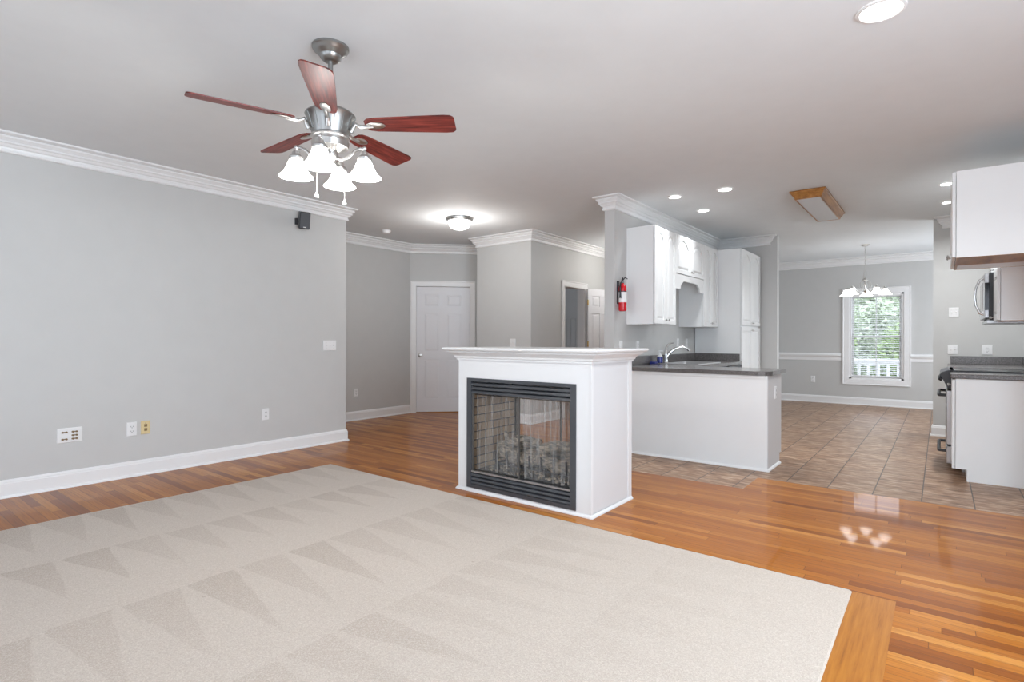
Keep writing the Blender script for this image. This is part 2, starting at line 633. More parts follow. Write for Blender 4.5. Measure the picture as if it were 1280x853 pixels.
wall('wall_left', (-5.66, -5.54, -2.72, 3.90, 0, CEIL))
wall('wall_left_return', (-6.92, -5.66, 3.78, 3.90, 0, CEIL))
wall('wall_alcove', (-6.92, -6.80, 3.90, 6.05, 0, CEIL))
DT = frame((-6.80, 6.0, 0), (math.sqrt(.5), math.sqrt(.5), 0), (-math.sqrt(.5), math.sqrt(.5), 0))
wall('wall_diagonal', (-0.05, 0.09, 0, 0.12, 0, CEIL), (0.99, 1.8, 0, 0.12, 0, CEIL), (0.09, 0.99, 0, 0.12, 2.075, CEIL), T=DT)
wall('wall_hall_front', (-5.58, -4.56, 6.27, 6.39, 0, CEIL), (-5.58, -5.46, 6.39, 7.3, 0, CEIL))
wall('wall_hall_left', (-4.68, -4.56, 6.39, 7.14, 0, CEIL), (-4.68, -4.56, 7.74, 9.7, 0, CEIL), (-4.68, -4.56, 7.14, 7.74, 2.03, CEIL))
wall('wall_hall_end', (-4.56, -2.87, 9.58, 9.70, 0, CEIL))
wall('wall_closet', (-6.6, -4.68, 9.0, 9.1, 0, CEIL), (-6.6, -6.5, 7.3, 9.0, 0, CEIL))
wall('wall_kitchen_left', (-2.87, -2.75, 5.30, 12.0, 0, CEIL))
wall('wall_kitchen_back', (-2.75, -1.88, 8.70, 8.82, 0, CEIL))
wall('wall_dining_back', (-2.87, -1.35, 12.0, 12.14, 0, CEIL), (-0.505, 1.6, 12.0, 12.14, 0, CEIL),
     (-1.35, -0.505, 12.0, 12.14, 0, 0.475), (-1.35, -0.505, 12.0, 12.14, 2.065, CEIL))
wall('wall_dining_right', (1.6, 1.72, 8.70, 9.6, 0, CEIL), (1.6, 1.72, 11.2, 12.14, 0, CEIL), (1.6, 1.72, 9.6, 11.2, 0, 0.5), (1.6, 1.72, 9.6, 11.2, 2.2, CEIL))
wall('wall_kitchen_far', (-0.07, 1.6, 8.70, 8.82, 0, CEIL))
wall('wall_kitchen_right', (0.78, 0.90, 5.08, 8.70, 0, CEIL))
wall('wall_living_return', (0.90, 2.12, 5.08, 5.20, 0, CEIL))
wall('wall_right', (2.0, 2.12, -2.72, -0.4, 0, CEIL), (2.0, 2.12, 2.2, 5.08, 0, CEIL), (2.0, 2.12, -0.4, 2.2, 0, 0.4), (2.0, 2.12, -0.4, 2.2, 2.3, CEIL))
wall('wall_back', (-5.66, -4.75, -2.72, -2.6, 0, CEIL), (-3.05, -2.15, -2.72, -2.6, 0, CEIL), (-0.45, 0.2, -2.72, -2.6, 0, CEIL), (1.7, 2.12, -2.72, -2.6, 0, CEIL), (0.2, 1.7, -2.72, -2.6, 0, 0.45), (0.2, 1.7, -2.72, -2.6, 2.25, CEIL),
     (-4.75, -3.05, -2.72, -2.6, 0, 0.45), (-4.75, -3.05, -2.72, -2.6, 2.25, CEIL), (-2.15, -0.45, -2.72, -2.6, 0, 0.45), (-2.15, -0.45, -2.72, -2.6, 2.25, CEIL))

# crown moulding: stepped cove profile
CR = [(0.0, -0.145), (0.014, -0.145), (0.020, -0.139), (0.020, -0.127), (0.012, -0.122), (0.016, -0.104), (0.030, -0.098), (0.040, -0.082),
      (0.052, -0.076), (0.052, -0.067), (0.045, -0.063), (0.062, -0.046), (0.070, -0.040), (0.070, -0.030), (0.064, -0.026), (0.084, -0.018),
      (0.098, -0.014), (0.098, 0.0), (0.0, 0.0)]


def crown(name, path):
    return struct(sweep(path, CR, CEIL).obj(name, 'trim', smooth=True, angle=25))


crown('trim_2', [(-5.54, -2.6), (-5.54, 3.90), (-6.80, 3.90), (-6.80, 6.0), (-5.58, 7.22), (-5.58, 6.27), (-4.56, 6.27), (-4.56, 9.58), (-2.87, 9.58),
                 (-2.87, 5.30), (-2.75, 5.30), (-2.75, 8.70), (-1.985, 8.70), (-1.985, 8.74)])
crown('trim_3', [(0.035, 8.74), (0.035, 8.70), (0.78, 8.70), (0.78, 5.10)])
crown('trim_4', [(-2.75, 8.82), (-2.75, 12.0), (1.6, 12.0), (1.6, 8.82)])
BSB = [(0.0, 0.0), (0.030, 0.0), (0.030, 0.006), (0.026, 0.016), (0.017, 0.020), (0.017, 0.105), (0.013, 0.112), (0.013, 0.120), (0.006, 0.133), (0.0, 0.135)]


def base(name, path):
    return struct(sweep(path, BSB, 0.0).obj(name, 'trim', smooth=True, angle=25))


s5 = math.sqrt(.5)
base('baseboard_left', [(-5.54, -2.6), (-5.54, 3.90), (-6.80, 3.90), (-6.80, 6.0), (-6.80 + 0.01 * s5, 6.0 + 0.01 * s5)])
base('baseboard_hall', [(-6.80 + 1.075 * s5, 6.0 + 1.075 * s5), (-5.58, 7.22), (-5.58, 6.27), (-4.56, 6.27), (-4.56, 7.05)])
base('baseboard_hall_end', [(-4.56, 7.87), (-4.56, 9.58), (-2.87, 9.58), (-2.87, 5.30), (-2.75, 5.30), (-2.75, 5.345)])
base('baseboard_kitchen', [(-2.10, 8.70), (-1.88, 8.70), (-1.88, 8.82), (-2.75, 8.82), (-2.75, 12.0), (1.6, 12.0), (1.6, 8.82), (-0.07, 8.82), (-0.07, 8.70), (0.10, 8.70)])
base('baseboard_right', [(0.90, 5.08), (2.0, 5.08), (2.0, -2.6), (-5.54, -2.6)])
# chair rail in the dining room
RAIL = [(0.0, 0.815), (0.012, 0.815), (0.012, 0.868), (0.018, 0.876), (0.026, 0.888), (0.036, 0.905), (0.036, 0.925), (0.020, 0.945), (0.020, 0.953), (0.0, 0.953)]
struct(sweep([(-2.75, 8.82), (-2.75, 12.0), (-1.475, 12.0)], RAIL).obj('trim_5', 'trim', smooth=True, angle=25))
struct(sweep([(-0.41, 12.0), (1.6, 12.0), (1.6, 8.82)], RAIL).obj('trim_6', 'trim', smooth=True, angle=25))


def casing(b, x0, x1, z1, w=0.085, z0=0.0, sill=False):
    """door / window casing in a local frame whose front looks to -y, opening x0..x1, top z1"""
    prof = [(0, 0.0), (0, 0.012), (0.012, 0.016), (w - 0.02, 0.018), (w - 0.012, 0.024), (w, 0.024), (w, 0.0)]
    L = [[(x0 - o, -d, z0 - (o if sill else 0)) for o, d in prof], [(x0 - o, -d, z1 + o) for o, d in prof],
         [(x1 + o, -d, z1 + o) for o, d in prof], [(x1 + o, -d, z0 - (o if sill else 0)) for o, d in prof]]
    if sill:
        L.append(L[0])
    b.loft(L, cap=not sill)


def jamb(b, x0, x1, z1, depth=0.12, t=0.014):
    b.box(x0, x0 + t, 0, depth, 0, z1)
    b.box(x1 - t, x1, 0, depth, 0, z1)
    b.box(x0, x1, 0, depth, z1 - t, z1)


def frustum(b, x0, x1, z0, z1, y0, y1, i):
    b.loft([[(x0, y0, z0), (x1, y0, z0), (x1, y0, z1), (x0, y0, z1)], [(x0 + i, y1, z0 + i), (x1 - i, y1, z0 + i), (x1 - i, y1, z1 - i), (x0 + i, y1, z1 - i)]])


def six_panel(b, w, h, t=0.035):
    """six-panel door leaf, local x 0..w, front at y=0"""
    st, mid = 0.115 * w / 0.8, 0.10 * w / 0.8
    rows = [(0.21, 0.86), (0.985, 1.615), (1.725, h - 0.115)]
    cols = [(st, (w - mid) / 2), ((w + mid) / 2, w - st)]
    b.box(0, w, 0.009, t - 0.009, 0, h)
    for y0, y1, s in ((0, 0.009, 1), (t - 0.009, t, -1)):
        b.box(0, st, y0, y1, 0, h)
        b.box(w - st, w, y0, y1, 0, h)
        b.box((w - mid) / 2, (w + mid) / 2, y0, y1, 0, h)
        zs = [0] + [v for r in rows for v in r] + [h]
        for k in range(0, len(zs), 2):
            for c in cols:
                b.box(c[0], c[1], y0, y1, zs[k], zs[k + 1])
        for z0, z1 in rows:
            for c in cols:
                if s > 0:
                    frustum(b, c[0] + 0.012, c[1] - 0.012, z0 + 0.012, z1 - 0.012, 0.009, 0.002, 0.028)
                else:
                    frustum(b, c[0] + 0.012, c[1] - 0.012, z0 + 0.012, z1 - 0.012, t - 0.009, t - 0.002, 0.028)
    return b


# hall door in the diagonal wall
bj = B(DT)
jamb(bj, 0.09, 0.99, 2.075)
casing(bj, 0.10, 0.98, 2.065, 0.085)
struct(bj.obj('trim_7', 'trim', smooth=True, angle=25))
door = struct(six_panel(B(DT @ Matrix.Translation((0.106, 0.03, 0.012))), 0.868, 2.045).obj('door_1', 'door'))
wall('floor_threshold', (0.104, 0.976, 0.0, 0.12, -0.01, 0.010), mat='border', T=DT)
wall('light_block_behind_door', (-0.05, 1.8, 0.14, 0.16, 0, CEIL), T=DT)  # unseen panel added to stop light leaking in under the door
kb = B(DT @ Matrix.Translation((0.17, 0.03, 0.94)) @ Matrix.Rotation(PI / 2, 4, 'X'))
kb.lathe([(0.032, 0.0), (0.032, 0.006), (0.012, 0.010), (0.011, 0.03), (0.024, 0.038), (0.030, 0.052), (0.024, 0.066), (0.008, 0.070)], seg=20)
kb.obj('door_knob', 'nickel', door, True)

# doorway on the hall side with its leaf standing open
HT = frame((-4.56, 0, 0), *FACE_PX)
bj = B(HT)
jamb(bj, 7.14, 7.74, 2.03)
casing(bj, 7.15, 7.73, 2.02, 0.09)
struct(bj.obj('trim_8', 'trim', smooth=True, angle=25))
LT = Matrix.Translation((-4.525, 7.745, 0)) @ Matrix.Rotation(math.radians(72), 4, 'Z')
door2 = struct(six_panel(B(LT @ Matrix.Translation((0.01, -0.035, 0.012))), 0.58, 2.01).obj('door_2', 'door'))
for z in (1.80, 1.13, 0.25):
    h = B(LT @ Matrix.Translation((-0.006, -0.040, z)))
    h.box(-0.003, 0.024, 0.0, 0.003, -0.045, 0.045)
    h.lathe([(0.006, -0.045), (0.006, 0.045)], (0, -0.001, 0), 10)
    h.obj('door_hinge', 'brass', door2)
# panelling inside the small room behind the doorway
b = B()
for i in range(18):
    b.bbox(-6.48 + i * 0.1, -6.385 + i * 0.1, 8.985, 9.0, 0, 1.60, 0.004)
b.box(-6.5, -4.68, 8.97, 9.0, 1.60, 1.64)
struct(b.obj('trim_9', 'wall'))

# dining room window
WT = frame((0, 12.0, 0), *FACE_MY)
win = B(WT)
casing(win, -1.345, -0.51, 2.06, 0.105, 0.48, True)
win = struct(win.obj('window_1', 'trim', smooth=True, angle=25))
b = B()
for x0, x1 in ((-1.35, -1.31), (-0.545, -0.505)):
    b.box(x0, x1, 12.0, 12.14, 0.475, 2.065)
b.box(-1.35, -0.505, 12.0, 12.14, 0.475, 0.51)
b.box(-1.35, -0.505, 12.0, 12.14, 2.035, 2.065)
b.obj('window_frame', 'trim', win)
for z0, z1, y in ((0.51, 1.29, 12.085), (1.25, 2.035, 12.11)):
    s = B()
    s.box(-1.31, -1.275, y, y + 0.025, z0, z1)
    s.box(-0.58, -0.545, y, y + 0.025, z0, z1)
    s.box(-1.275, -0.58, y, y + 0.025, z0, z0 + 0.04)
    s.box(-1.275, -0.58, y, y + 0.025, z1 - 0.04, z1)
    s.box(-0.934, -0.92, y + 0.004, y + 0.02, z0 + 0.04, z1 - 0.04)
    s.obj('window_sash', 'trim', win)
    g = B()
    g.box(-1.275, -0.58, y + 0.010, y + 0.014, z0 + 0.04, z1 - 0.04)
    g.obj('window_glass', 'glass', win)

# blind in the window
bl = thing('window_blind', 'white horizontal slatted blind lowered over the dining room window', 'blind', (-0.93, 12.04, 2.0))
b = B()
b.bbox(-0.385, 0.385, -0.03, 0.03, 0.0, 0.045, 0.004)
b.obj('headrail', 'blind', bl)
b = B()
n = 41
for i in range(n):
    z = -0.02 - i * (1.43 / n)
    tilt = 0.005
    b.add([(-0.38, -0.022, z - tilt), (0.38, -0.022, z - tilt), (0.38, 0.022, z + tilt), (-0.38, 0.022, z + tilt),
           (-0.38, -0.022, z - tilt + 0.002), (0.38, -0.022, z - tilt + 0.002), (0.38, 0.022, z + tilt + 0.002), (-0.38, 0.022, z + tilt + 0.002)],
          [(0, 3, 2, 1), (4, 5, 6, 7), (0, 1, 5, 4), (2, 3, 7, 6), (1, 2, 6, 5), (0, 4, 7, 3)])
b.obj('slats', 'blind', bl)
b = B()
b.bbox(-0.385, 0.385, -0.024, 0.024, -1.475, -1.452, 0.004)
b.obj('bottom_rail', 'blind', bl)
for x in (-0.27, 0.0, 0.27):
    b = B()
    for y in (-0.024, 0.024):
        b = B()
        b.tube([(x, y, 0.0), (x, y, -1.46)], 0.0016, 6)
        b.obj('ladder_cord', 'blind', bl)

# ------------------------------------------------------------------ outside the dining window
struct(B().box(-30, 30, 12.2, 60, -1.0, -0.9).obj('ground', 'ground'))
rl = thing('deck_railing', 'white deck railing with square balusters outside the dining window', 'railing', (0, 14.2, 0.14))
b = B()
b.bbox(-4.0, 2.0, -0.07, 0.07, 0.60, 0.645, 0.004)
b.bbox(-4.0, 2.0, -0.02, 0.02, 0.53, 0.60, 0.003)
b.obj('top_rail', 'deck_white', rl)
b = B()
b.bbox(-4.0, 2.0, -0.02, 0.02, 0.14, 0.22, 0.003)
b.obj('bottom_rail', 'deck_white', rl)
bal = None
for i in range(33):
    if bal is None:
        bb = B()
        bb.bbox(-0.028, 0.028, -0.028, 0.028, 0.22, 0.53, 0.003)
        bal = bb.obj('baluster', 'deck_white', rl)
        o = bal
    else:
        o = bal.copy()
        COL.objects.link(o)
        o.parent = rl
    o.location = (-3.9 + i * 0.178, 0, 0)
for x in (-4.0, -2.4, 0.6, 2.0):
    b = B()
    b.bbox(x - 0.05, x + 0.05, -0.05, 0.05, -0.2, 0.66, 0.004)
    b.obj('post', 'deck_white', rl)
struct(B().box(-4.1, 2.1, 12.2, 14.35, -0.9, -0.2).obj('floor_deck', 'deck_boards'))


def leaves(seed, n, rx, rz, zc, size):
    rnd = random.Random(seed)
    b = B()
    vs, fs = [], []
    blobs = [(rnd.uniform(-.6, .6) * rx, rnd.uniform(-.6, .6) * rx, zc + rnd.uniform(-.6, .6) * rz, rnd.uniform(.3, .5)) for _ in range(14)]
    for i in range(n):
        bx, by, bz, br = blobs[i % 14]
        d = Vector((rnd.gauss(0, 1), rnd.gauss(0, 1), rnd.gauss(0, 1))).normalized() * rnd.uniform(.5, 1)
        p = Vector((bx + d.x * rx * br, by + d.y * rx * br, bz + d.z * rz * br))
        u = Vector((rnd.gauss(0, 1), rnd.gauss(0, 1), rnd.gauss(0, 1))).normalized()
        w = u.orthogonal().normalized()
        s = size * rnd.uniform(.6, 1.3)
        o = len(vs)
        vs += [tuple(p - u * s), tuple(p + w * s * .45), tuple(p + u * s), tuple(p - w * s * .45)]
        fs.append((o, o + 1, o + 2, o + 3))
    return b.add(vs, fs)


TREES = [('tree', 'tall pale leafy tree filling the top of the window view', 'tree', (-3.4, 36, -0.9), 2.9, 2.6, 5.0, 'leaf_pale', 9000, 0.20),
         ('tree', 'broad green tree far behind the right of the window view', 'tree', (2.6, 30, -0.9), 1.3, 2.1, 3.6, 'leaf', 5200, 0.18),
         ('shrub', 'tall green shrub behind the left end of the deck railing in the window', 'shrub', (-2.75, 18.5, -0.9), 0.72, 1.0, 1.5, 'leaf', 4200, 0.085),
         ('shrub', 'tall green shrub behind the right end of the deck railing in the window', 'shrub', (-0.55, 18.5, -0.9), 0.72, 1.0, 1.45, 'leaf', 4200, 0.085),
         ('shrub', 'pale round bush seen between the two green shrubs in the window', 'shrub', (-1.85, 21.5, -0.9), 1.0, 1.25, 1.9, 'leaf_pale', 5200, 0.10)]
for i, (nm, lab, cat, loc, rx, rz, zc, mt, cnt, hh) in enumerate(TREES):
    t = thing(nm, lab, cat, loc)
    leaves(i + 3, cnt, rx * 1.4, rz * 1.4, zc, hh).obj('foliage', mt, t)
    b = B()
    r0 = 0.05 if nm == 'shrub' else 0.13
    b.tube([(0, 0, 0), (0.05, 0.02, zc * 0.5), (-0.03, 0.03, zc)], [r0, r0 * .8, r0 * .5], 10)
    if nm == 'tree':
        for a in (0.4, 2.2, 4.1):
            b.tube([(0, 0, zc * 0.6), (0.5 * math.cos(a), 0.5 * math.sin(a), zc), (1.1 * math.cos(a), 1.1 * math.sin(a), zc + 0.8)], [r0 * .6, r0 * .4, r0 * .2], 8)
    b.obj('trunk', 'bark', t)

# ------------------------------------------------------------------ carpet
b = B()
b.bbox(-4.56, -0.328, -2.45, 3.045, -0.01, 0.014, 0.006)
tag(b.obj('carpet', 'carpet'), 'large beige cut-pile carpet with vacuum wedge marks, set into the hardwood floor', 'carpet')

# ------------------------------------------------------------------ fireplace
FX0, FX1, FY0, FY1 = -3.06, -1.84, 3.22, 3.82
fp = thing('fireplace', 'white freestanding see-through fireplace island with black louvred firebox', 'fireplace', (-2.45, 3.52, 0))
fp_inv = Matrix.Translation((2.45, -3.52, 0))


def F():
    return B(fp_inv)


b = F()
OX0, OX1, OZ0, OZ1 = -2.965, -1.957, 0.03, 0.895
b.box(FX0, OX0, FY0, FY1, 0, 1.04)
b.box(OX1, FX1 - 0.008, FY0, FY1, 0, 1.04)
b.box(OX0, OX1, FY0, FY1, OZ1, 1.04)
b.box(OX0, OX1, FY0, FY1, 0, OZ0)
b.obj('surround', 'mantel', fp)
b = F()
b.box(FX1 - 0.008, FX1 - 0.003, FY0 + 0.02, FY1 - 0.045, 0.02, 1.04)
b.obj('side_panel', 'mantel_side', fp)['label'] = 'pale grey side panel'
b = F()
b.box(FX1 - 0.008, FX1 + 0.003, FY0 - 0.003, FY0 + 0.022, 0, 1.04)
b.obj('corner_trim', 'mantel', fp)
b = F()
b.box(FX1 - 0.008, FX1 + 0.003, FY1 - 0.05, FY1 + 0.003, 0, 1.04)
b.obj('corner_trim', 'mantel', fp)
QR = [(0.0, 0.0), (0.016, 0.0), (0.016, 0.006), (0.012, 0.013), (0.006, 0.019), (0.0, 0.022)]
sweep([(FX1 + 0.002, FY1), (FX1 + 0.002, FY0 - 0.002), (FX0, FY0 - 0.002), (FX0, FY1)][::-1], QR, 0, F()).obj('shoe_moulding', 'mantel', fp, True, 25)
# mantel shelf: ogee crown wrapped round all four sides and a slab on top
MP = [(0.0, -0.098), (0.012, -0.098), (0.012, -0.084), (0.022, -0.080), (0.026, -0.066), (0.040, -0.052), (0.060, -0.042), (0.068, -0.036),
      (0.068, -0.028), (0.082, -0.026), (0.094, -0.018), (0.098, -0.010), (0.094, 0.0), (0.0, 0.0)]
bm_ = sweep([(FX0, 3.52), (FX0, FY0), (FX1, FY0), (FX1, FY1), (FX0, FY1), (FX0, 3.52)], MP, 1.134, F())
bm_.box(FX0, FX1, FY0, FY1, 1.04, 1.1335)
bm_.obj('mantel_shelf', 'mantel', fp, True, 25)
# black metal face, front and back
for side in (0, 1):
    yf = FY0 if side == 0 else FY1
    sg = -1 if side == 0 else 1

    def yb(a, b_):
        p, q = yf + sg * a, yf + sg * b_
        return min(p, q), max(p, q)
    b = F()
    y0, y1 = yb(-0.03, 0.008)
    b.box(OX0, OX0 + 0.045, y0, y1, OZ0, OZ1)
    b.box(OX1 - 0.045, OX1, y0, y1, OZ0, OZ1)
    b.box(OX0 + 0.045, OX1 - 0.045, y0, y1, OZ1 - 0.025, OZ1)
    b.box(OX0 + 0.045, OX1 - 0.045, y0, y1, OZ0, OZ0 + 0.028)
    ff = b.obj('metal_frame', 'black_metal', fp)
    b = F()

    def louvre(z0, z1):
        a0, a1 = yb(-0.02, 0.004)
        o, i = (a0, a1) if side == 0 else (a1, a0)
        x0, x1 = OX0 + 0.045, OX1 - 0.045
        prof = [(o, z0), (o, z0 + 0.006), (o - sg * 0.006, z1 - 0.008), (i - sg * 0.004, z1), (i - sg * 0.004, z1 - 0.006), (i, z0)]
        b.loft([[(x0, p, q) for p, q in prof], [(x1, p, q) for p, q in prof]])
    for k in range(3):
        louvre(0.836 - k * 0.031, 0.862 - k * 0.031)
    b.obj('upper_louvre', 'black_metal', fp)
    b = F()
    for k in range(3):
        louvre(0.062 + k * 0.031, 0.086 + k * 0.031)
    b.obj('lower_louvre', 'black_metal', fp)
    b = F()
    a0, a1 = yb(-0.012, 0.006)
    b.bbox(OX0 + 0.045, OX1 - 0.045, a0, a1, 0.153, 0.166, 0.002)
    b.obj('door_rail', 'steel', fp)
    b = F()
    a0, a1 = yb(-0.018, -0.014)
    b.box(OX0 + 0.055, -2.463, a0, a1, 0.166, 0.768)
    b.obj('glass_door', 'glass', fp)
    b = F()
    b.box(-2.459, OX1 - 0.055, a0, a1, 0.166, 0.768)
    b.obj('glass_door', 'glass', fp)
    a0, a1 = yb(-0.022, -0.006)
    for xa, xb in ((OX0 + 0.045, OX0 + 0.057), (OX1 - 0.057, OX1 - 0.045), (-2.466, -2.456)):
        b = F()
        b.box(xa, xb, a0, a1, 0.166, 0.77)
        b.obj('glass_stile', 'grey_metal', fp)
    b = F()
    yy = yf - sg * 0.042
    b.tube([(OX0 + 0.05, yy, 0.762), (OX1 - 0.05, yy, 0.762)], 0.004, 8)
    b.obj('curtain_rod', 'chrome', fp)
    if side == 0:
        for x0, x1 in ((OX0 + 0.062, -2.475), (-2.445, OX1 - 0.062)):
            b = F()
            m = 90
            vs, fs = [], []
            for i in range(m + 1):
                x = x0 + (x1 - x0) * i / m
                for z in (0.17, 0.758):
                    vs.append((x, yy + 0.010 * math.sin(i * 0.85 + 0.6 * math.sin(i * 0.31)), z))
            for i in range(m):
                fs.append((2 * i, 2 * i + 2, 2 * i + 3, 2 * i + 1))
            b.add(vs, fs)
            b.obj('mesh_curtain', 'mesh', fp, True, 180)
# firebox: brick ends, floor, roof
b = F()
b.box(OX0, OX0 + 0.035, FY0 + 0.03, FY1 - 0.03, 0.15, 0.80)
b.obj('brick_lining', 'brick', fp)
b = F()
b.box(OX1 - 0.035, OX1, FY0 + 0.03, FY1 - 0.03, 0.15, 0.80)
b.obj('brick_lining', 'brick', fp)
b = F()
b.box(OX0, OX1, FY0 + 0.03, FY1 - 0.03, 0.14, 0.16)
b.obj('firebox_floor', 'black_metal', fp)
b = F()
b.box(OX0, OX1, FY0 + 0.03, FY1 - 0.03, 0.775, 0.80)
b.obj('firebox_roof', 'black_metal', fp)
# grate and logs
gr = thing('fire_grate', 'black steel grate carrying the logs inside the white fireplace', 'grate', (-2.45, 3.52, 0.16))
b = B()
for y in (-0.13, 0.13):
    b = B()
    b.tube([(-0.36, y, 0.05), (0.36, y, 0.05)], 0.008, 8)
    b.obj('crossbar', 'black_metal', gr)
for i in range(7):
    x = -0.33 + i * 0.11
    b = B()
    b.tube([(x, -0.17, 0.16), (x, -0.165, 0.07), (x, -0.15, 0.06), (x, 0.15, 0.06), (x, 0.165, 0.07), (x, 0.17, 0.16)], 0.009, 8)
    b.obj('grate_bar', 'black_metal', gr)
for x in (-0.33, 0.33):
    for y in (-0.13, 0.13):
        b = B()
        b.tube([(x, y, 0.0), (x, y, 0.05)], 0.008, 8)
        b.obj('leg', 'black_metal', gr)
b = B()
rnd = random.Random(5)
for i in range(160):
    c = (rnd.uniform(-0.42, 0.42), rnd.uniform(-0.22, 0.22), rnd.uniform(0.006, 0.018))
    b.sphere(c, rnd.uniform(0.010, 0.022), 6, (1, 1, 0.7))
o = b.obj('ember_bed', 'log')
o.location = (-2.45, 3.52, 0.16)
o['kind'] = 'stuff'
tag(o, 'loose grey embers spread under the grate in the fireplace', 'embers')


def log(label, a, c, r0, r1, seed, knot=None):
    rnd = random.Random(seed)
    a, c = Vector(a), Vector(c)
    t = thing('ceramic_log', label, 'log', tuple(a), 0, 'gas logs in the fireplace')
    n = 14
    pts, rr = [], []
    for i in range(n + 1):
        s = i / n
        p = (c - a) * s + Vector((0, 0.012 * math.sin(s * 5 + seed), 0.016 * math.sin(s * 7 + seed)))
        pts.append(p)
        rr.append((r0 + (r1 - r0) * s) * rnd.uniform(0.86, 1.14))
    b = B()
    b.tube(pts, rr, 16)
    if knot:
        s, d = knot
        p = (c - a) * s
        b.tube([p, p + Vector(d) * 0.6, p + Vector(d)], [r0 * 0.6, r0 * 0.5, r0 * 0.35], 10)
    b.obj('bark', 'log', t, True, 60)
    b = B()
    d = (c - a).normalized()
    for p, r in ((pts[0] - d * 0.002, rr[0]), (pts[-1] + d * 0.002, rr[-1])):
        b = B()
        b.tube([p - d * 0.002, p + d * 0.002], r * 0.9, 16)
        b.obj('cut_end', 'logcut', t)
    return t


log('pale split log lying in front on the fireplace grate, left half', (-2.80, 3.43, 0.285), (-2.40, 3.40, 0.275), 0.055, 0.045, 1)
log('knotty tan log lying in front on the fireplace grate, right half', (-2.36, 3.41, 0.270), (-2.03, 3.42, 0.275), 0.050, 0.052, 2)
log('long dark bark log across the back of the fireplace grate', (-2.80, 3.60, 0.285), (-2.06, 3.61, 0.290), 0.058, 0.050, 3)
log('forked grey log propped on the left of the fireplace log pile', (-2.83, 3.47, 0.36), (-2.50, 3.56, 0.385), 0.034, 0.046, 4, (0.2, (-0.03, 0.0, 0.09)))
log('grey bark log resting on top at the right of the fireplace log pile', (-2.44, 3.50, 0.355), (-2.06, 3.55, 0.385), 0.048, 0.036, 5)

# ------------------------------------------------------------------ wall plates
def plate(name, label, cat, loc, facing, w=0.07, h=0.115, kind='outlet', mat='plastic', group=None):
    T = frame((0, 0, 0), *facing)
    t = thing(name, label, cat, loc, 0, group)
    b = B(T)
    c = 0.004
    b.loft([[(-w / 2, 0, -h / 2), (w / 2, 0, -h / 2), (w / 2, 0, h / 2), (-w / 2, 0, h / 2)],
            [(-w / 2, -0.003, -h / 2), (w / 2, -0.003, -h / 2), (w / 2, -0.003, h / 2), (-w / 2, -0.003, h / 2)],
            [(-w / 2 + c, -0.007, -h / 2 + c), (w / 2 - c, -0.007, -h / 2 + c), (w / 2 - c, -0.007, h / 2 - c), (-w / 2 + c, -0.007, h / 2 - c)]])
    b.obj('cover_plate', mat, t)
    if kind == 'outlet':
        for z in (-0.02, 0.02):
            b = B(T)
            b.bbox(-0.017, 0.017, -0.010, -0.006, z - 0.014, z + 0.014, 0.0015)
            r = b.obj('receptacle', mat, t)
            s = B(T)
            s.box(-0.009, -0.006, -0.0108, -0.009, z - 0.002, z + 0.008)
            s.box(0.006, 0.009, -0.0108, -0.009, z - 0.002, z + 0.007)
            s.box(-0.003, 0.003, -0.0108, -0.009, z - 0.010, z - 0.005)
            s.obj('slot', 'slot', r)
    elif kind.startswith('switch'):
        n = int(kind[6:])
        for i in range(n):
            x = (i - (n - 1) / 2) * 0.046
            b = B(T)
            b.box(x - 0.006, x + 0.006, -0.0085, -0.006, -0.013, 0.013)
            b.add([(x - 0.004, -0.0085, -0.006), (x + 0.004, -0.0085, -0.006), (x + 0.004, -0.0085, 0.008), (x - 0.004, -0.0085, 0.008),
                   (x - 0.003, -0.019, 0.003), (x + 0.003, -0.019, 0.003), (x + 0.003, -0.017, 0.009), (x - 0.003, -0.017, 0.009)],
                  [(0, 1, 5, 4), (1, 2, 6, 5), (2, 3, 7, 6), (3, 0, 4, 7), (4, 5, 6, 7)])
            b.obj('toggle', mat, t)
            for z in (-0.03, 0.03):
                s = B(T)
                s.box(x - 0.0025, x + 0.0025, -0.0078, -0.006, z - 0.0025, z + 0.0025)
                s.obj('screw', 'nickel', t)
    elif kind == 'rocker':
        b = B(T)
        b.bbox(-0.016, 0.016, -0.011, -0.006, -0.033, 0.033, 0.002)
        b.obj('rocker', mat, t)
    elif kind == 'jack':
        for z in (-0.018, 0.018):
            b = B(T)
            b.bbox(-0.012, 0.012, -0.009, -0.006, z - 0.012, z + 0.012, 0.001)
            b.obj('socket', 'brown_slot', t)
        b = B(T)
        b.box(-0.003, 0.003, -0.009, -0.006, 0.035, 0.041)
        b.obj('screw', 'slot', t)
    elif kind == 'speaker':
        for x, z in ((-0.036, 0.026), (0.030, 0.026), (0.030, -0.002), (-0.036, -0.030), (0.030, -0.030)):
            b = B(T)
            for dx in (-0.012, 0.012):
                b.tube([(x + dx, -0.006, z), (x + dx, -0.020, z)], 0.0075, 10)
            b.box(x - 0.02, x + 0.02, -0.010, -0.006, z - 0.004, z + 0.004)
            b.obj('binding_post', 'brown_slot', t)
    return t


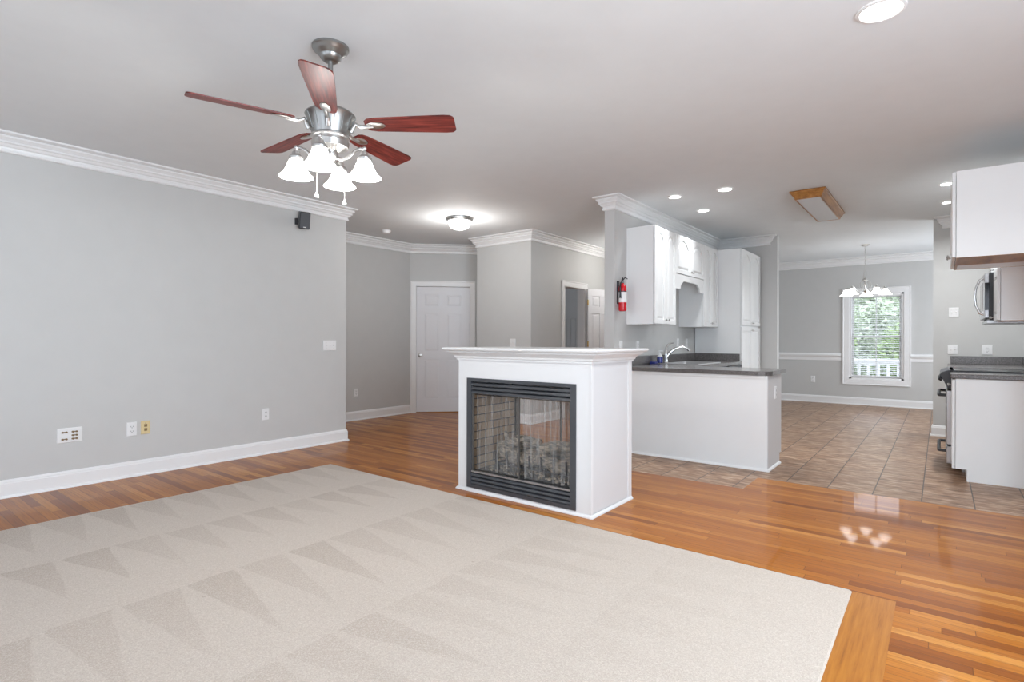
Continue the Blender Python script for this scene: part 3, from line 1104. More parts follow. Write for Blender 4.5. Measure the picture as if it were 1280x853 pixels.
plate('speaker_terminal_plate', 'wide white plate with five pairs of brass speaker terminals, low on the long grey wall', 'wall plate', (-5.54, 1.29, 0.42), FACE_PX, 0.165, 0.118, 'speaker')
plate('wall_outlet', 'white outlet next to the almond jack plate, low on the long grey wall', 'outlet', (-5.54, 1.72, 0.413), FACE_PX, 0.075, 0.118)
plate('jack_plate', 'almond yellow jack plate low on the long grey wall', 'wall plate', (-5.54, 1.825, 0.415), FACE_PX, 0.072, 0.116, 'jack', 'almond')
plate('wall_outlet', 'lone white outlet low on the long grey wall below the triple switch', 'outlet', (-5.54, 2.92, 0.414), FACE_PX, 0.072, 0.118)
plate('wall_switch', 'triple white toggle switch at the end of the long grey wall', 'switch', (-5.54, 3.68, 1.126), FACE_PX, 0.165, 0.116, 'switch3')
plate('wall_outlet', 'white outlet low on the recessed hall wall left of the closed door', 'outlet', (-6.80, 4.96, 0.41), FACE_PX, 0.072, 0.116)
plate('wall_switch', 'double white switch on the hall wall just above the mantel shelf', 'switch', (-4.884, 6.27, 1.15), FACE_MY, 0.10, 0.12, 'switch2')
plate('wall_switch', 'white rocker switch nearest the kitchen wall end, below the fire extinguisher', 'switch', (-2.75, 5.45, 1.13), FACE_PX, 0.07, 0.116, 'rocker')
plate('wall_outlet', 'white outlet on the kitchen wall between the end switch and the sink faucet', 'outlet', (-2.75, 5.87, 1.13), FACE_PX, 0.07, 0.116)
plate('wall_outlet', 'white outlet on the kitchen wall just above the faucet handle', 'outlet', (-2.75, 7.10, 1.16), FACE_PX, 0.07, 0.116)
plate('wall_outlet', 'white outlet on the kitchen wall closest to the tall pantry', 'outlet', (-2.75, 7.42, 1.16), FACE_PX, 0.07, 0.116)
plate('wall_outlet', 'white outlet low on the dining room wall left of the window', 'outlet', (-1.95, 12.0, 0.445), FACE_MY, 0.075, 0.12)
plate('wall_switch', 'white double switch plate high on the far kitchen wall, above the other plates', 'switch', (0.132, 8.70, 1.545), FACE_MY, 0.10, 0.118, 'switch2')
plate('wall_switch', 'white switch plate at the left end above the far granite backsplash', 'switch', (0.123, 8.70, 1.085), FACE_MY, 0.10, 0.118, 'switch2')
plate('wall_outlet', 'white outlet over the middle of the far granite backsplash', 'outlet', (0.445, 8.70, 1.087), FACE_MY, 0.10, 0.118)

# ------------------------------------------------------------------ speaker on the left wall
sp = thing('wall_speaker', 'small black satellite speaker tilted down under the crown moulding', 'speaker', (-5.54, 3.30, 2.50))
b = B()
b.tube([(0.0, -0.02, -0.03), (0.05, -0.02, -0.01), (0.075, 0.0, 0.0)], 0.012, 10)
b.lathe([(0.028, -0.035), (0.028, 0.035)], (0.008, -0.03, -0.02), 14)
b.obj('bracket', 'black', sp)
ST = Matrix.Translation((0.075, 0.0, 0.0)) @ Matrix.Rotation(math.radians(-18), 4, 'Z') @ Matrix.Rotation(math.radians(16), 4, 'Y') @ frame((0, 0, 0), *FACE_PX)
b = B(ST)
b.bbox(-0.055, 0.055, -0.085, 0.0, -0.095, 0.085, 0.006)
cb = b.obj('cabinet', 'black', sp)
b = B(ST)
b.bbox(-0.050, 0.050, -0.091, -0.084, -0.088, 0.080, 0.003)
b.obj('grille', 'black_metal', sp)
b = B(ST)
b.box(-0.015, 0.015, -0.0925, -0.0905, -0.078, -0.070)
b.obj('badge', 'nickel', sp)['label'] = 'small silver badge'

# ------------------------------------------------------------------ ceiling fan
HX, HY = -2.535, 1.686
fan = thing('ceiling_fan', 'five-blade ceiling fan with rosewood blades and four lit glass shades', 'ceiling fan', (HX, HY, CEIL))
b = B()
b.lathe([(0.020, -0.080), (0.030, -0.080), (0.042, -0.072), (0.052, -0.062), (0.056, -0.048), (0.072, -0.036), (0.084, -0.026), (0.088, -0.016), (0.094, -0.012), (0.094, -0.001), (0.02, -0.001)], seg=40)
b.obj('canopy', 'pewter', fan, True)
b = B()
b.lathe([(0.013, -0.34), (0.013, -0.07)], seg=16)
b.lathe([(0.02, -0.34), (0.024, -0.335), (0.024, -0.305), (0.016, -0.295)], seg=20)
b.obj('downrod', 'pewter', fan, True)
b = B()
b.lathe([(0.085, -0.467), (0.092, -0.467), (0.098, -0.450), (0.106, -0.420), (0.116, -0.390), (0.126, -0.372), (0.130, -0.366), (0.126, -0.358), (0.108, -0.345), (0.075, -0.332), (0.024, -0.326)], seg=48)
for k in range(15):
    a = 2 * PI * k / 15
    b.tube([(0.0985 * math.cos(a), 0.0985 * math.sin(a), -0.450), (0.117 * math.cos(a), 0.117 * math.sin(a), -0.390), (0.127 * math.cos(a), 0.127 * math.sin(a), -0.372)], 0.0025, 6)
b.obj('motor_housing', 'pewter', fan, True)
b = B()
b.lathe([(0.02, -0.550), (0.045, -0.548), (0.075, -0.532), (0.092, -0.532), (0.096, -0.504), (0.090, -0.498), (0.090, -0.488), (0.098, -0.482), (0.098, -0.472), (0.085, -0.467), (0.02, -0.467)], seg=48)
b.lathe([(0.004, -0.63), (0.012, -0.625), (0.020, -0.610), (0.034, -0.59), (0.040, -0.565), (0.034, -0.545), (0.030, -0.550), (0.02, -0.525)], seg=32)
b.obj('light_fitter', 'nickel', fan, True)
BZ = -0.412
ang0 = 34.0
prof_x = [0.0, 0.02, 0.06, 0.14, 0.30, 0.42, 0.455, 0.47, 0.475]
prof_w = [0.030, 0.048, 0.056, 0.060, 0.068, 0.073, 0.070, 0.058, 0.045]
for k, dev in enumerate((2, -2, 0, 2, -1)):
    a = math.radians(ang0 + 72 * k + dev)
    T = Matrix.Rotation(a, 4, 'Z')
    bt = Matrix.Translation((0.185, 0, BZ)) @ Matrix.Rotation(math.radians(-13), 4, 'X')
    b = B()
    top = [(x, w) for x, w in zip(prof_x, prof_w)]
    outline = [(x, w) for x, w in top] + [(x, -w) for x, w in reversed(top)]
    b.prism(outline, -0.003, 0.003)
    bl_ = b.obj('blade', 'blade', fan)
    bl_.matrix_local = T @ bt
    b = B()
    b.tube([(0.108, 0, -0.452), (0.118, 0, -0.435), (0.135, 0, -0.408), (0.160, 0, BZ - 0.012), (0.20, 0, BZ - 0.010), (0.23, 0, BZ - 0.009)], [0.014, 0.013, 0.011, 0.011, 0.012, 0.008], 10)
    br = b.obj('blade_arm', 'nickel', fan, True, 60)
    br.matrix_local = T
    b = B(bt)
    b.sphere((0.055, 0, -0.006), 0.05, 16, (1.05, 0.55, 0.13))
    m_ = b.obj('medallion', 'nickel', br, True)
# light kit: arms in the near / right / far / left directions
cr = Vector((math.cos(math.radians(38)), math.sin(math.radians(38)), 0))
cf = Vector((-math.sin(math.radians(38)), math.cos(math.radians(38)), 0))
shade_prof = [(0.024, 0.0), (0.032, -0.004), (0.039, -0.018), (0.048, -0.040), (0.058, -0.062), (0.072, -0.082), (0.085, -0.094), (0.087, -0.098),
              (0.083, -0.096), (0.069, -0.084), (0.055, -0.064), (0.045, -0.041), (0.036, -0.018), (0.022, -0.006)]
for q in range(4):
    th = math.radians(2 + 90 * q)
    d = cr * math.cos(th) + cf * math.sin(th)
    R_ = 0.178
    st = Vector((0, 0, 0))
    b = B()
    pts = [d * 0.028 + Vector((0, 0, -0.585)), d * 0.06 + Vector((0, 0, -0.595)), d * 0.095 + Vector((0, 0, -0.580)), d * 0.13 + Vector((0, 0, -0.545)),
           d * 0.158 + Vector((0, 0, -0.532)), d * R_ + Vector((0, 0, -0.540)), d * R_ + Vector((0, 0, -0.552))]
    b.tube(pts, 0.008, 10)
    c = d * R_
    b.sphere((c.x, c.y, -0.533), 0.012, 12)
    arm = b.obj('lamp_arm', 'nickel', fan, True, 60)
    b = B()
    b.lathe([(0.030, -0.600), (0.037, -0.594), (0.038, -0.585), (0.030, -0.575), (0.022, -0.570), (0.020, -0.555), (0.012, -0.550)], (c.x, c.y, 0), 24)
    b.obj('socket_cup', 'nickel', arm, True)
    b = B()
    rings = [[(c.x + r * math.cos(2 * PI * i / 32), c.y + r * math.sin(2 * PI * i / 32), -0.590 + z) for i in range(32)] for r, z in shade_prof]
    b.loft(rings, cap=False)
    b.obj('glass_shade', 'shade', fan, True, 80)
    L = bpy.data.lights.new('fan_bulb', 'POINT')
    L.energy = FAN_POWER * LAMP
    L.shadow_soft_size = 0.04
    L.color = (1, 0.975, 0.94)
    lo = bpy.data.objects.new('fan_bulb', L)
    COL.objects.link(lo)
    lo.parent = fan
    lo.location = (c.x, c.y, -0.73)
for lat, dep, zb in ((-0.060, -0.03, -0.775), (0.066, 0.03, -0.80)):
    p = cr * lat + cf * dep
    b = B()
    b.tube([(p.x * 0.5, p.y * 0.5, -0.60), (p.x, p.y, -0.64), (p.x, p.y, zb)], 0.0016, 6)
    ch = b.obj('pull_chain', 'nickel', fan)
    b = B()
    b.lathe([(0.002, -0.03), (0.008, -0.026), (0.009, -0.016), (0.005, -0.006), (0.003, 0.0)], (p.x, p.y, zb), 12)
    b.obj('chain_knob', 'plastic', ch, True)

# ------------------------------------------------------------------ ceiling lamps
CANS = [(-0.22, 3.07, 'big recessed downlight in the living room ceiling, closest to the camera', 0.085),
        (-2.25, 5.72, 'recessed downlight above the kitchen sink side, nearest the wall end', 0.062),
        (-2.22, 6.53, 'recessed downlight closest to the upper kitchen cabinets, between sink cabinet and ceiling', 0.062),
        (-1.735, 5.75, 'recessed downlight of the kitchen trio nearest the oak ceiling light', 0.066),
        (0.06, 6.87, 'recessed downlight beside the over-fridge cabinet, the nearer of the right pair', 0.062),
        (0.075, 7.79, 'recessed downlight beside the over-fridge cabinet, the farther of the right pair', 0.062)]
CANM = {}
for x, y, lab, r in CANS:
    t = thing('recessed_light', lab, 'ceiling light', (x, y, CEIL), 0, 'recessed ceiling downlights')
    b = B()
    rings = [[(q * math.cos(2 * PI * i / 32), q * math.sin(2 * PI * i / 32), z) for i in range(32)] for q, z in ((r + 0.016, -0.0005), (r + 0.015, -0.006), (r + 0.002, -0.009), (r - 0.002, -0.004))]
    b.loft(rings, cap=False)
    b.obj('trim_ring', 'trim', t, True, 60)
    b = B()
    b.lathe([(r * 0.75, -0.008), (r - 0.001, -0.0045), (r - 0.001, -0.0008)], seg=32)
    b.obj('lens', 'lens', t, True)
    L = bpy.data.lights.new('downlight', 'AREA')
    L.shape = 'DISK'
    L.size = 2 * r * 0.9
    L.energy = CAN_POWER * LAMP * (1.6 if r > 0.08 else 0.28 if x < -1 else 1)
    L.spread = math.radians(100 if x < -1 else 150)
    L.color = (0.95, 0.98, 1.0)
    lo = bpy.data.objects.new('downlight', L)
    COL.objects.link(lo)
    lo.parent = t
    lo.location = (0, 0, -0.012)

dm = thing('dome_light', 'lit flush-mount dome light with a dark rim on the ceiling before the closed door', 'ceiling light', (-4.81, 5.07, CEIL))
b = B()
b.lathe([(0.15, -0.045), (0.158, -0.042), (0.160, -0.030), (0.172, -0.022), (0.175, -0.004), (0.172, -0.001), (0.05, -0.001)], seg=40)
b.obj('base_rim', 'pewter', dm, True)
b = B()
b.lathe([(0.012, -0.150), (0.05, -0.147), (0.09, -0.135), (0.122, -0.112), (0.142, -0.080), (0.150, -0.044)], seg=40)
b.obj('glass_dome', 'dome', dm, True)
b = B()
b.lathe([(0.003, -0.166), (0.009, -0.162), (0.010, -0.152), (0.015, -0.148), (0.015, -0.1475)], seg=16)
b.obj('finial', 'pewter', dm, True)
for q in range(3):
    a = 0.5 + q * 2 * PI / 3
    b = B()
    b.sphere((0.163 * math.cos(a), 0.163 * math.sin(a), -0.03), 0.012, 10)
    b.obj('thumb_screw', 'pewter', dm, True)
L = bpy.data.lights.new('dome_bulb', 'POINT')
L.energy = DOME_POWER * LAMP
L.shadow_soft_size = 0.13
L.color = (1, 0.975, 0.94)
lo = bpy.data.objects.new('dome_bulb', L)
COL.objects.link(lo)
lo.parent = dm
lo.location = (0, 0, -0.36)

dup(dm, (-3.72, 8.0, CEIL), 'unseen flush-mount dome light added down the hall behind the kitchen wall')  # extra copy placed out of view to brighten the hall wall and open door

sd = thing('smoke_detector', 'round white smoke detector on the hall ceiling', 'smoke detector', (-6.19, 5.02, CEIL))
b = B()
b.lathe([(0.03, -0.045), (0.045, -0.043), (0.056, -0.034), (0.060, -0.016)], seg=28)
b.obj('cover', 'plastic', sd, True)
b = B()
b.lathe([(0.066, -0.016), (0.068, -0.012), (0.068, -0.001), (0.03, -0.001)], seg=28)
b.obj('base', 'plastic', sd, True)

fl_ = thing('box_light', 'oak-framed rectangular fluorescent ceiling light, unlit, over the kitchen', 'ceiling light', (-1.07, 6.95, CEIL))
b = B()
w, l = 0.165, 0.71
cp = [(0.0, -0.004), (0.0, -0.020), (0.012, -0.024), (0.022, -0.045), (0.040, -0.070), (0.044, -0.088), (0.050, -0.088), (0.058, -0.088), (0.058, -0.080), (0.03, -0.004)]
rings = []
for sx, sy in ((-1, -1), (1, -1), (1, 1), (-1, 1), (-1, -1)):
    rings.append([(sx * (w - o), sy * (l - o), z) for o, z in cp])
b.loft(rings, cap=False)
b.obj('oak_frame', 'oak', fl_, True, 25)
b = B()
b.box(-w + 0.056, w - 0.056, -l + 0.056, l - 0.056, -0.086, -0.080)
b.obj('diffuser', 'diffuser', fl_)

# ------------------------------------------------------------------ chandelier
ch = thing('chandelier', 'brushed nickel chandelier with five lit glass shades in the dining room', 'chandelier', (-0.953, 10.455, CEIL))
b = B()
b.lathe([(0.012, -0.035), (0.03, -0.030), (0.055, -0.014), (0.065, -0.004), (0.065, -0.001)], seg=28)
b.obj('canopy', 'nickel', ch, True)
b = B()
nl = 13
for i in range(nl):
    z = -0.04 - i * 0.029
    pts = []
    for j in range(13):
        a = 2 * PI * j / 12
        u, v = 0.0075 * math.cos(a), 0.019 * math.sin(a)
        pts.append((u, 0, z - 0.015 + v) if i % 2 == 0 else (0, u, z - 0.015 + v))
    b.tube(pts, 0.0028, 6, cap=False)
b.tube([(0.004, 0.004, -0.03), (0.004, 0.004, -0.42)], 0.003, 6)
b.obj('chain', 'nickel', ch, True, 80)
b = B()
for s in (-1, 1):
    b.tube([(0, 0, -0.415), (s * 0.022 * cr.x, s * 0.022 * cr.y, -0.45), (s * 0.024 * cr.x, s * 0.024 * cr.y, -0.51), (0, 0, -0.545)], 0.006, 8)
b.lathe([(0.012, -0.585), (0.040, -0.575), (0.036, -0.560), (0.018, -0.545), (0.010, -0.54)], seg=20)
b.lathe([(0.005, -0.78), (0.018, -0.77), (0.030, -0.75), (0.012, -0.73), (0.012, -0.66), (0.022, -0.64), (0.012, -0.62), (0.012, -0.58)], seg=20)
b.obj('column', 'nickel', ch, True)
sp_ = [(0.024, 0.0), (0.034, -0.006), (0.042, -0.030), (0.058, -0.060), (0.086, -0.086), (0.094, -0.092), (0.090, -0.090), (0.056, -0.064), (0.039, -0.031), (0.022, -0.008)]
for q in range(5):
    th = math.radians(-90 + 72 * q)
    d = cr * math.cos(th) + cf * math.sin(th)
    b = B()
    up = Vector((0, 0, 1))
    pts = [d * 0.018 - up * 0.575, d * 0.075 - up * 0.615, d * 0.095 - up * 0.66, d * 0.070 - up * 0.72, d * 0.10 - up * 0.765, d * 0.17 - up * 0.755,
           d * 0.23 - up * 0.70, d * 0.27 - up * 0.675, d * 0.28 - up * 0.69]
    b.tube(pts, 0.0065, 8)
    b.tube([d * 0.018 - up * 0.745, d * 0.045 - up * 0.69, d * 0.02 - up * 0.63], 0.005, 8)
    c = d * 0.28
    b.sphere((c.x, c.y, -0.678), 0.012, 10)
    arm = b.obj('lamp_arm', 'nickel', ch, True, 70)
    b = B()
    b.lathe([(0.028, -0.722), (0.033, -0.715), (0.022, -0.700), (0.014, -0.690), (0.010, -0.686)], (c.x, c.y, 0), 18)
    b.obj('socket_cup', 'nickel', arm, True)
    b = B()
    rings = [[(c.x + r * math.cos(2 * PI * i / 24), c.y + r * math.sin(2 * PI * i / 24), -0.716 + z) for i in range(24)] for r, z in sp_]
    b.loft(rings, cap=False)
    b.obj('glass_shade', 'chandelier_shade', ch, True, 80)

# ------------------------------------------------------------------ kitchen cabinets, left run
def cathedral(b, w, h, arch=True, t=0.020, st=0.052):
    """raised-panel door, local x 0..w, z 0..h, front y=0"""
    b.box(0, w, 0.012, t, 0, h)
    b.bbox(0, st, 0, 0.0125, 0, h, 0.002)
    b.bbox(w - st, w, 0, 0.0125, 0, h, 0.002)
    b.bbox(st, w - st, 0.0004, 0.0125, 0, st, 0.002)
    n = 20
    x0, x1 = st, w - st
    A = min(0.085, (x1 - x0) * 0.42) if arch else 0.0
    zc = h - st - A

    def curve(x0, x1, zc, A):
        out = []
        for i in range(n + 1):
            s = i / n
            x = x0 + (x1 - x0) * s
            u = min(max((s - 0.08) / 0.84, 0), 1)
            out.append((x, zc + A * (math.sin(PI * u) ** 0.8 if 0 < u < 1 else 0)))
        return out
    cv = curve(x0, x1, zc, A)
    vs, fs = [], []
    for x, z in cv:
        vs += [(x, 0.0004, z), (x, 0.0004, h), (x, 0.0125, z), (x, 0.0125, h)]
    for i in range(n):
        a, c = 4 * i, 4 * i + 4
        fs += [(a, c, c + 1, a + 1), (a, a + 2, c + 2, c), (a + 1, c + 1, c + 3, a + 3)]
    b.add(vs, fs)
    g = 0.010
    o = [(x0 + g, st + g), (x1 - g, st + g)] + list(reversed(curve(x0 + g, x1 - g, zc - g, A)))
    g2 = 0.032
    if x1 - x0 > 2.4 * g2:
        ii = [(x0 + g2, st + g2), (x1 - g2, st + g2)] + list(reversed(curve(x0 + g2, x1 - g2, zc - g2, A * 0.85)))
        b.loft([[(x, 0.0122, z) for x, z in o], [(x, 0.003, z) for x, z in ii]])
    return b


def knob(T, x, z, parent):
    b = B(T @ Matrix.Translation((x, 0, z)) @ Matrix.Rotation(PI / 2, 4, 'X'))
    b.lathe([(0.005, 0.0), (0.005, 0.012), (0.013, 0.018), (0.015, 0.024), (0.011, 0.029), (0.003, 0.030)], seg=16)
    return b.obj('knob', 'chrome', parent, True)


def cabinet(name, label, cat, facing, org, w, depth, z0, z1, doors, group=None, bottom_mat=None, toe=0.0, knob_low=True, underside=True, arch=True, reveal=0.004):
    """org: front-left-bottom corner of the box (behind the doors), local frame x along the front, y into the box"""
    T = frame(org, *facing)
    t = thing(name, label, cat, (0, 0, 0), 0, group)
    t.location = T @ Vector((w / 2, depth / 2, z0))
    inv = Matrix.Translation(-t.location)
    b = B(inv @ T)
    if toe:
        b.box(0, w, 0.075, depth, z0, z0 + toe)
        b.box(0, w, 0, depth, z0 + toe, z1)
    elif bottom_mat:
        s = 0.016
        b.box(0, s, 0, depth, z0, z1)
        b.box(w - s, w, 0, depth, z0, z1)
        b.box(s, w - s, 0, s, z0, z1)
        b.box(s, w - s, depth - s, depth, z0, z1)
        b.box(s, w - s, s, depth - s, z0 + 0.04, z1)
    else:
        b.box(0, w, 0, depth, z0, z1)
    b.obj('carcass', 'cabinet', t)
    if bottom_mat:
        b = B(inv @ T)
        b.box(0.017, w - 0.017, 0.017, depth - 0.017, z0 + 0.034, z0 + 0.0399)
        b.obj('underside', bottom_mat, t)['label'] = 'bare oak underside'
        b = B(inv @ T)
        q = 0.016
        b.loft([[(0, 0, z), (w, 0, z), (w, depth, z), (0, depth, z)] if k_ == 0 else [(q, q, z), (w - q, q, z), (w - q, depth - q, z), (q, depth - q, z)]
                for k_, z in ((0, z0 - 0.0003), (0, z0 - 0.002), (1, z0 - 0.002), (1, z0 - 0.0003), (0, z0 - 0.0003))], cap=False)
        b.obj('bottom_edge', bottom_mat, t)['label'] = 'bare oak bottom edge'
    for (x0, x1, d0, d1, kx, kz) in doors:
        DTm = inv @ T @ Matrix.Translation((x0 + reveal / 2, -0.0235, d0))
        dd = cathedral(B(DTm), x1 - x0 - reveal, d1 - d0, arch and d0 > 0.5).obj('door', 'cabinet', t)
        if kx is not None:
            knob(DTm, kx - x0, kz - d0, dd)
    return t


XL = -2.75
XF = -2.44
GU = 'upper kitchen cabinets on the sink wall'
cabinet('wall_cabinet', 'tall white wall cabinet next to the fire extinguisher', 'cabinet', FACE_PX, (XF, 5.59, 0), 0.595, 0.31, 1.37, 2.44,
        [(0, 0.2975, 1.375, 2.435, 0.265, 1.42), (0.2975, 0.595, 1.375, 2.435, 0.33, 1.42)], GU)
sc_ = cabinet('wall_cabinet', 'short white wall cabinet with a scalloped valance above the sink', 'cabinet', FACE_PX, (XF, 6.187, 0), 0.953, 0.31, 1.975, 2.44,
              [(0, 0.4765, 1.98, 2.435, 0.445, 2.02), (0.4765, 0.953, 1.98, 2.435, 0.508, 2.02)], GU)
# scalloped valance
T = Matrix.Translation(-sc_.location) @ frame((XF, 6.187, 0), *FACE_PX)
W = 0.953
half = [(0.0, 1.80), (0.13, 1.80), (0.15, 1.812), (0.155, 1.835), (0.175, 1.862), (0.21, 1.872), (0.23, 1.892), (0.27, 1.900), (W / 2, 1.900)]
low = half + [(W - x, z) for x, z in reversed(half[:-1])]
b = B(T)
vs, fs = [], []
for x, z in low:
    vs += [(x, -0.020, z), (x, -0.020, 1.975), (x, 0.0, z), (x, 0.0, 1.975)]
for i in range(len(low) - 1):
    a, c = 4 * i, 4 * i + 4
    fs += [(a, c, c + 1, a + 1), (a + 2, a + 3, c + 3, c + 2), (a, a + 2, c + 2, c), (a + 1, c + 1, c + 3, a + 3)]
fs += [(0, 1, 3, 2), (len(vs) - 4, len(vs) - 2, len(vs) - 1, len(vs) - 3)]
b.add(vs, fs)
b.obj('valance', 'cabinet', sc_)
cabinet('wall_cabinet', 'tall white wall cabinet between the valance and the pantry', 'cabinet', FACE_PX, (XF, 7.142, 0), 0.575, 0.31, 1.37, 2.44,
        [(0, 0.2875, 1.375, 2.435, 0.255, 1.42), (0.2875, 0.575, 1.375, 2.435, 0.32, 1.42)], GU)
cabinet('pantry_cabinet', 'floor-to-top white pantry cabinet in the kitchen corner', 'cabinet', FACE_PX, (-2.125, 7.725, 0), 0.945, 0.615, 0.0, 2.44,
        [(0.0, 0.4725, 1.40, 2.43, 0.44, 1.44), (0.4725, 0.945, 1.40, 2.43, 0.505, 1.44),
         (0.0, 0.4725, 0.11, 1.375, 0.44, 1.335), (0.4725, 0.945, 0.11, 1.375, 0.505, 1.335)], toe=0.10)

# peninsula
pen = thing('peninsula_cabinet', 'white panelled kitchen peninsula base with a plain back', 'cabinet', (-1.99, 5.66, 0))
P0 = Matrix.Translation((1.99, -5.66, 0))
b = B(P0)
b.box(-2.745, -1.24, 5.36, 5.90, 0.10, 0.872)
b.box(-2.745, -1.24, 5.36, 5.83, 0.0, 0.10)
b.obj('carcass', 'cabinet', pen)
b = B(P0)
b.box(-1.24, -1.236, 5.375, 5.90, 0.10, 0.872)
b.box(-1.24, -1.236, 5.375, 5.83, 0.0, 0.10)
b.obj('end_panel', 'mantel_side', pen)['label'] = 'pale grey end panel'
sweep([(-2.74, 5.36), (-1.236, 5.36), (-1.236, 5.83)], QR, 0, B(P0)).obj('shoe_moulding', 'trim', pen, True, 25)
b = B(P0)
b.box(-2.745, -1.255, 5.345, 5.36, 0.845, 0.872)
b.obj('cleat', 'cabinet', pen)
for i in range(2):
    x0 = -1.26 - (i + 1) * 0.42
    dt = P0 @ frame((x0 + 0.42, 5.9205, 0.13), (-1, 0, 0), (0, -1, 0))
    d = cathedral(B(dt), 0.415, 0.72, False).obj('door', 'cabinet', pen)
    knob(dt, 0.05, 0.66, d)
plate('wall_outlet', 'white outlet on the grey end of the kitchen peninsula', 'outlet', (-1.236, 5.645, 0.70), FACE_PX, 0.072, 0.116)

cabinet('sink_base_cabinet', 'white base cabinet under the kitchen sink', 'cabinet', FACE_PX, (-2.14, 6.0, 0), 1.10, 0.605, 0.0, 0.745,
        [(0.08, 0.59, 0.13, 0.73, 0.55, 0.68), (0.59, 1.10, 0.13, 0.73, 0.63, 0.68)], toe=0.10, arch=False)
dw = thing('dishwasher', 'black dishwasher under the counter next to the pantry', 'dishwasher', (-2.44, 7.41, 0))
b = B(Matrix.Translation((2.44, -7.41, 0)))
b.box(-2.745, -2.14, 7.11, 7.715, 0.10, 0.87)
b.box(-2.745, -2.22, 7.11, 7.715, 0.0, 0.10)
b.obj('tub', 'black', dw)
b = B(Matrix.Translation((2.44, -7.41, 0)))
b.bbox(-2.14, -2.105, 7.115, 7.71, 0.12, 0.74, 0.004)
b.obj('door', 'black_glass', dw)
b = B(Matrix.Translation((2.44, -7.41, 0)))
b.bbox(-2.14, -2.10, 7.115, 7.71, 0.745, 0.868, 0.004)
b.obj('control_panel', 'black', dw)

# worktop: L shape with a sink cut-out
wt = thing('worktop', 'dark grey speckled worktop wrapping the peninsula and the sink wall', 'worktop', (-1.99, 5.66, 0.873))
W0 = Matrix.Translation((1.99, -5.66, -0.873))
z0, z1 = 0.873, 0.912
SX0, SX1, SY0, SY1 = -2.62, -2.20, 6.28, 7.05
b = B(W0)
pen_poly = [(-2.748, 5.325), (-1.31, 5.325), (-1.255, 5.345), (-1.222, 5.385), (-1.21, 5.44), (-1.21, 6.0), (-2.748, 6.0)]
n = len(pen_poly)
c = 0.006
b.prism(pen_poly, z0, z1)
b.box(-2.748, -2.105, 6.0, SY0, z0, z1)
b.box(-2.748, -2.105, SY1, 7.718, z0, z1)
b.box(-2.748, SX0, SY0, SY1, z0, z1)
b.box(SX1, -2.105, SY0, SY1, z0, z1)
b.obj('slab', 'granite', wt)
b = B(W0)
b.bbox(-2.748, -2.728, 5.325, 7.718, z1, 1.012, 0.003)
b.obj('backsplash', 'granite', wt)
b = B(W0)
b.bbox(-2.728, -2.13, 7.698, 7.718, z1, 1.012, 0.003)
b.obj('backsplash', 'granite', wt)
sk = thing('kitchen_sink', 'stainless steel sink set in the kitchen worktop', 'sink', (-2.41, 6.66, 0.912))
b = B(Matrix.Translation((2.41, -6.66, -0.912)))
SXc = [(-2.64, 6.26), (-2.18, 6.26), (-2.18, 7.07), (-2.64, 7.07)]


def rect(i, z):
    return [(-2.64 + i, 6.26 + i, z), (-2.18 - i, 6.26 + i, z), (-2.18 - i, 7.07 - i, z), (-2.64 + i, 7.07 - i, z)]


b.loft([rect(0, 0.9125), rect(0.003, 0.920), rect(0.022, 0.920), rect(0.03, 0.905), rect(0.05, 0.76), rect(0.06, 0.755)], cap=False)
b.add(rect(0.06, 0.755), [(0, 1, 2, 3)])
b.obj('basin', 'steel', sk, True, 30)
b = B(Matrix.Translation((0, 0, -0.157)))
b.lathe([(0.04, 0.0015), (0.045, 0.004), (0.02, 0.003)], seg=20)
b.obj('drain', 'chrome', sk)
fc = thing('faucet', 'chrome single-lever kitchen faucet behind the sink', 'faucet', (-2.684, 6.54, 0.9125))
b = B()
b.lathe([(0.034, 0.0), (0.034, 0.006), (0.027, 0.012), (0.024, 0.05), (0.026, 0.10), (0.022, 0.14), (0.018, 0.15)], seg=20)
b.obj('body', 'chrome', fc, True)
b = B()
b.tube([(0, 0.0, 0.06), (0.04, 0.03, 0.13), (0.09, 0.055, 0.175), (0.15, 0.085, 0.20), (0.20, 0.11, 0.195), (0.235, 0.125, 0.175), (0.245, 0.13, 0.155)], [0.022, 0.020, 0.017, 0.015, 0.015, 0.016, 0.018], 14)
b.obj('spout', 'chrome', fc, True, 60)
b = B()
b.tube([(0, 0, 0.145), (0.0, 0.008, 0.19), (0.015, 0.03, 0.228), (0.04, 0.06, 0.245), (0.06, 0.09, 0.25)], [0.019, 0.015, 0.011, 0.009, 0.008], 12)
b.obj('lever', 'chrome', fc, True, 60)
so = thing('soap_bottle', 'blue and clear dish soap pump bottle beside the faucet', 'bottle', (-2.66, 6.30, 0.922))
b = B()
b.lathe([(0.030, 0.0), (0.034, 0.004), (0.034, 0.06), (0.032, 0.075)], seg=20)
b.obj('bottle_body', 'blue', so, True)
b = B()
b.lathe([(0.032, 0.0752), (0.026, 0.09), (0.014, 0.10), (0.012, 0.11)], seg=20)
b.obj('shoulder', 'plastic', so, True)
b = B()
b.tube([(0, 0, 0.11), (0, 0, 0.14)], 0.005, 10)
b.tube([(-0.012, 0, 0.142), (0.035, 0.012, 0.142)], 0.006, 10)
b.obj('pump', 'plastic', so)
spg = tag(B().bbox(-0.035, 0.035, -0.05, 0.05, 0, 0.028, 0.006).obj('sponge', 'blue'), 'dark blue sponge lying left of the soap bottle', 'sponge')
spg.location = (-2.685, 6.18, 0.9125)

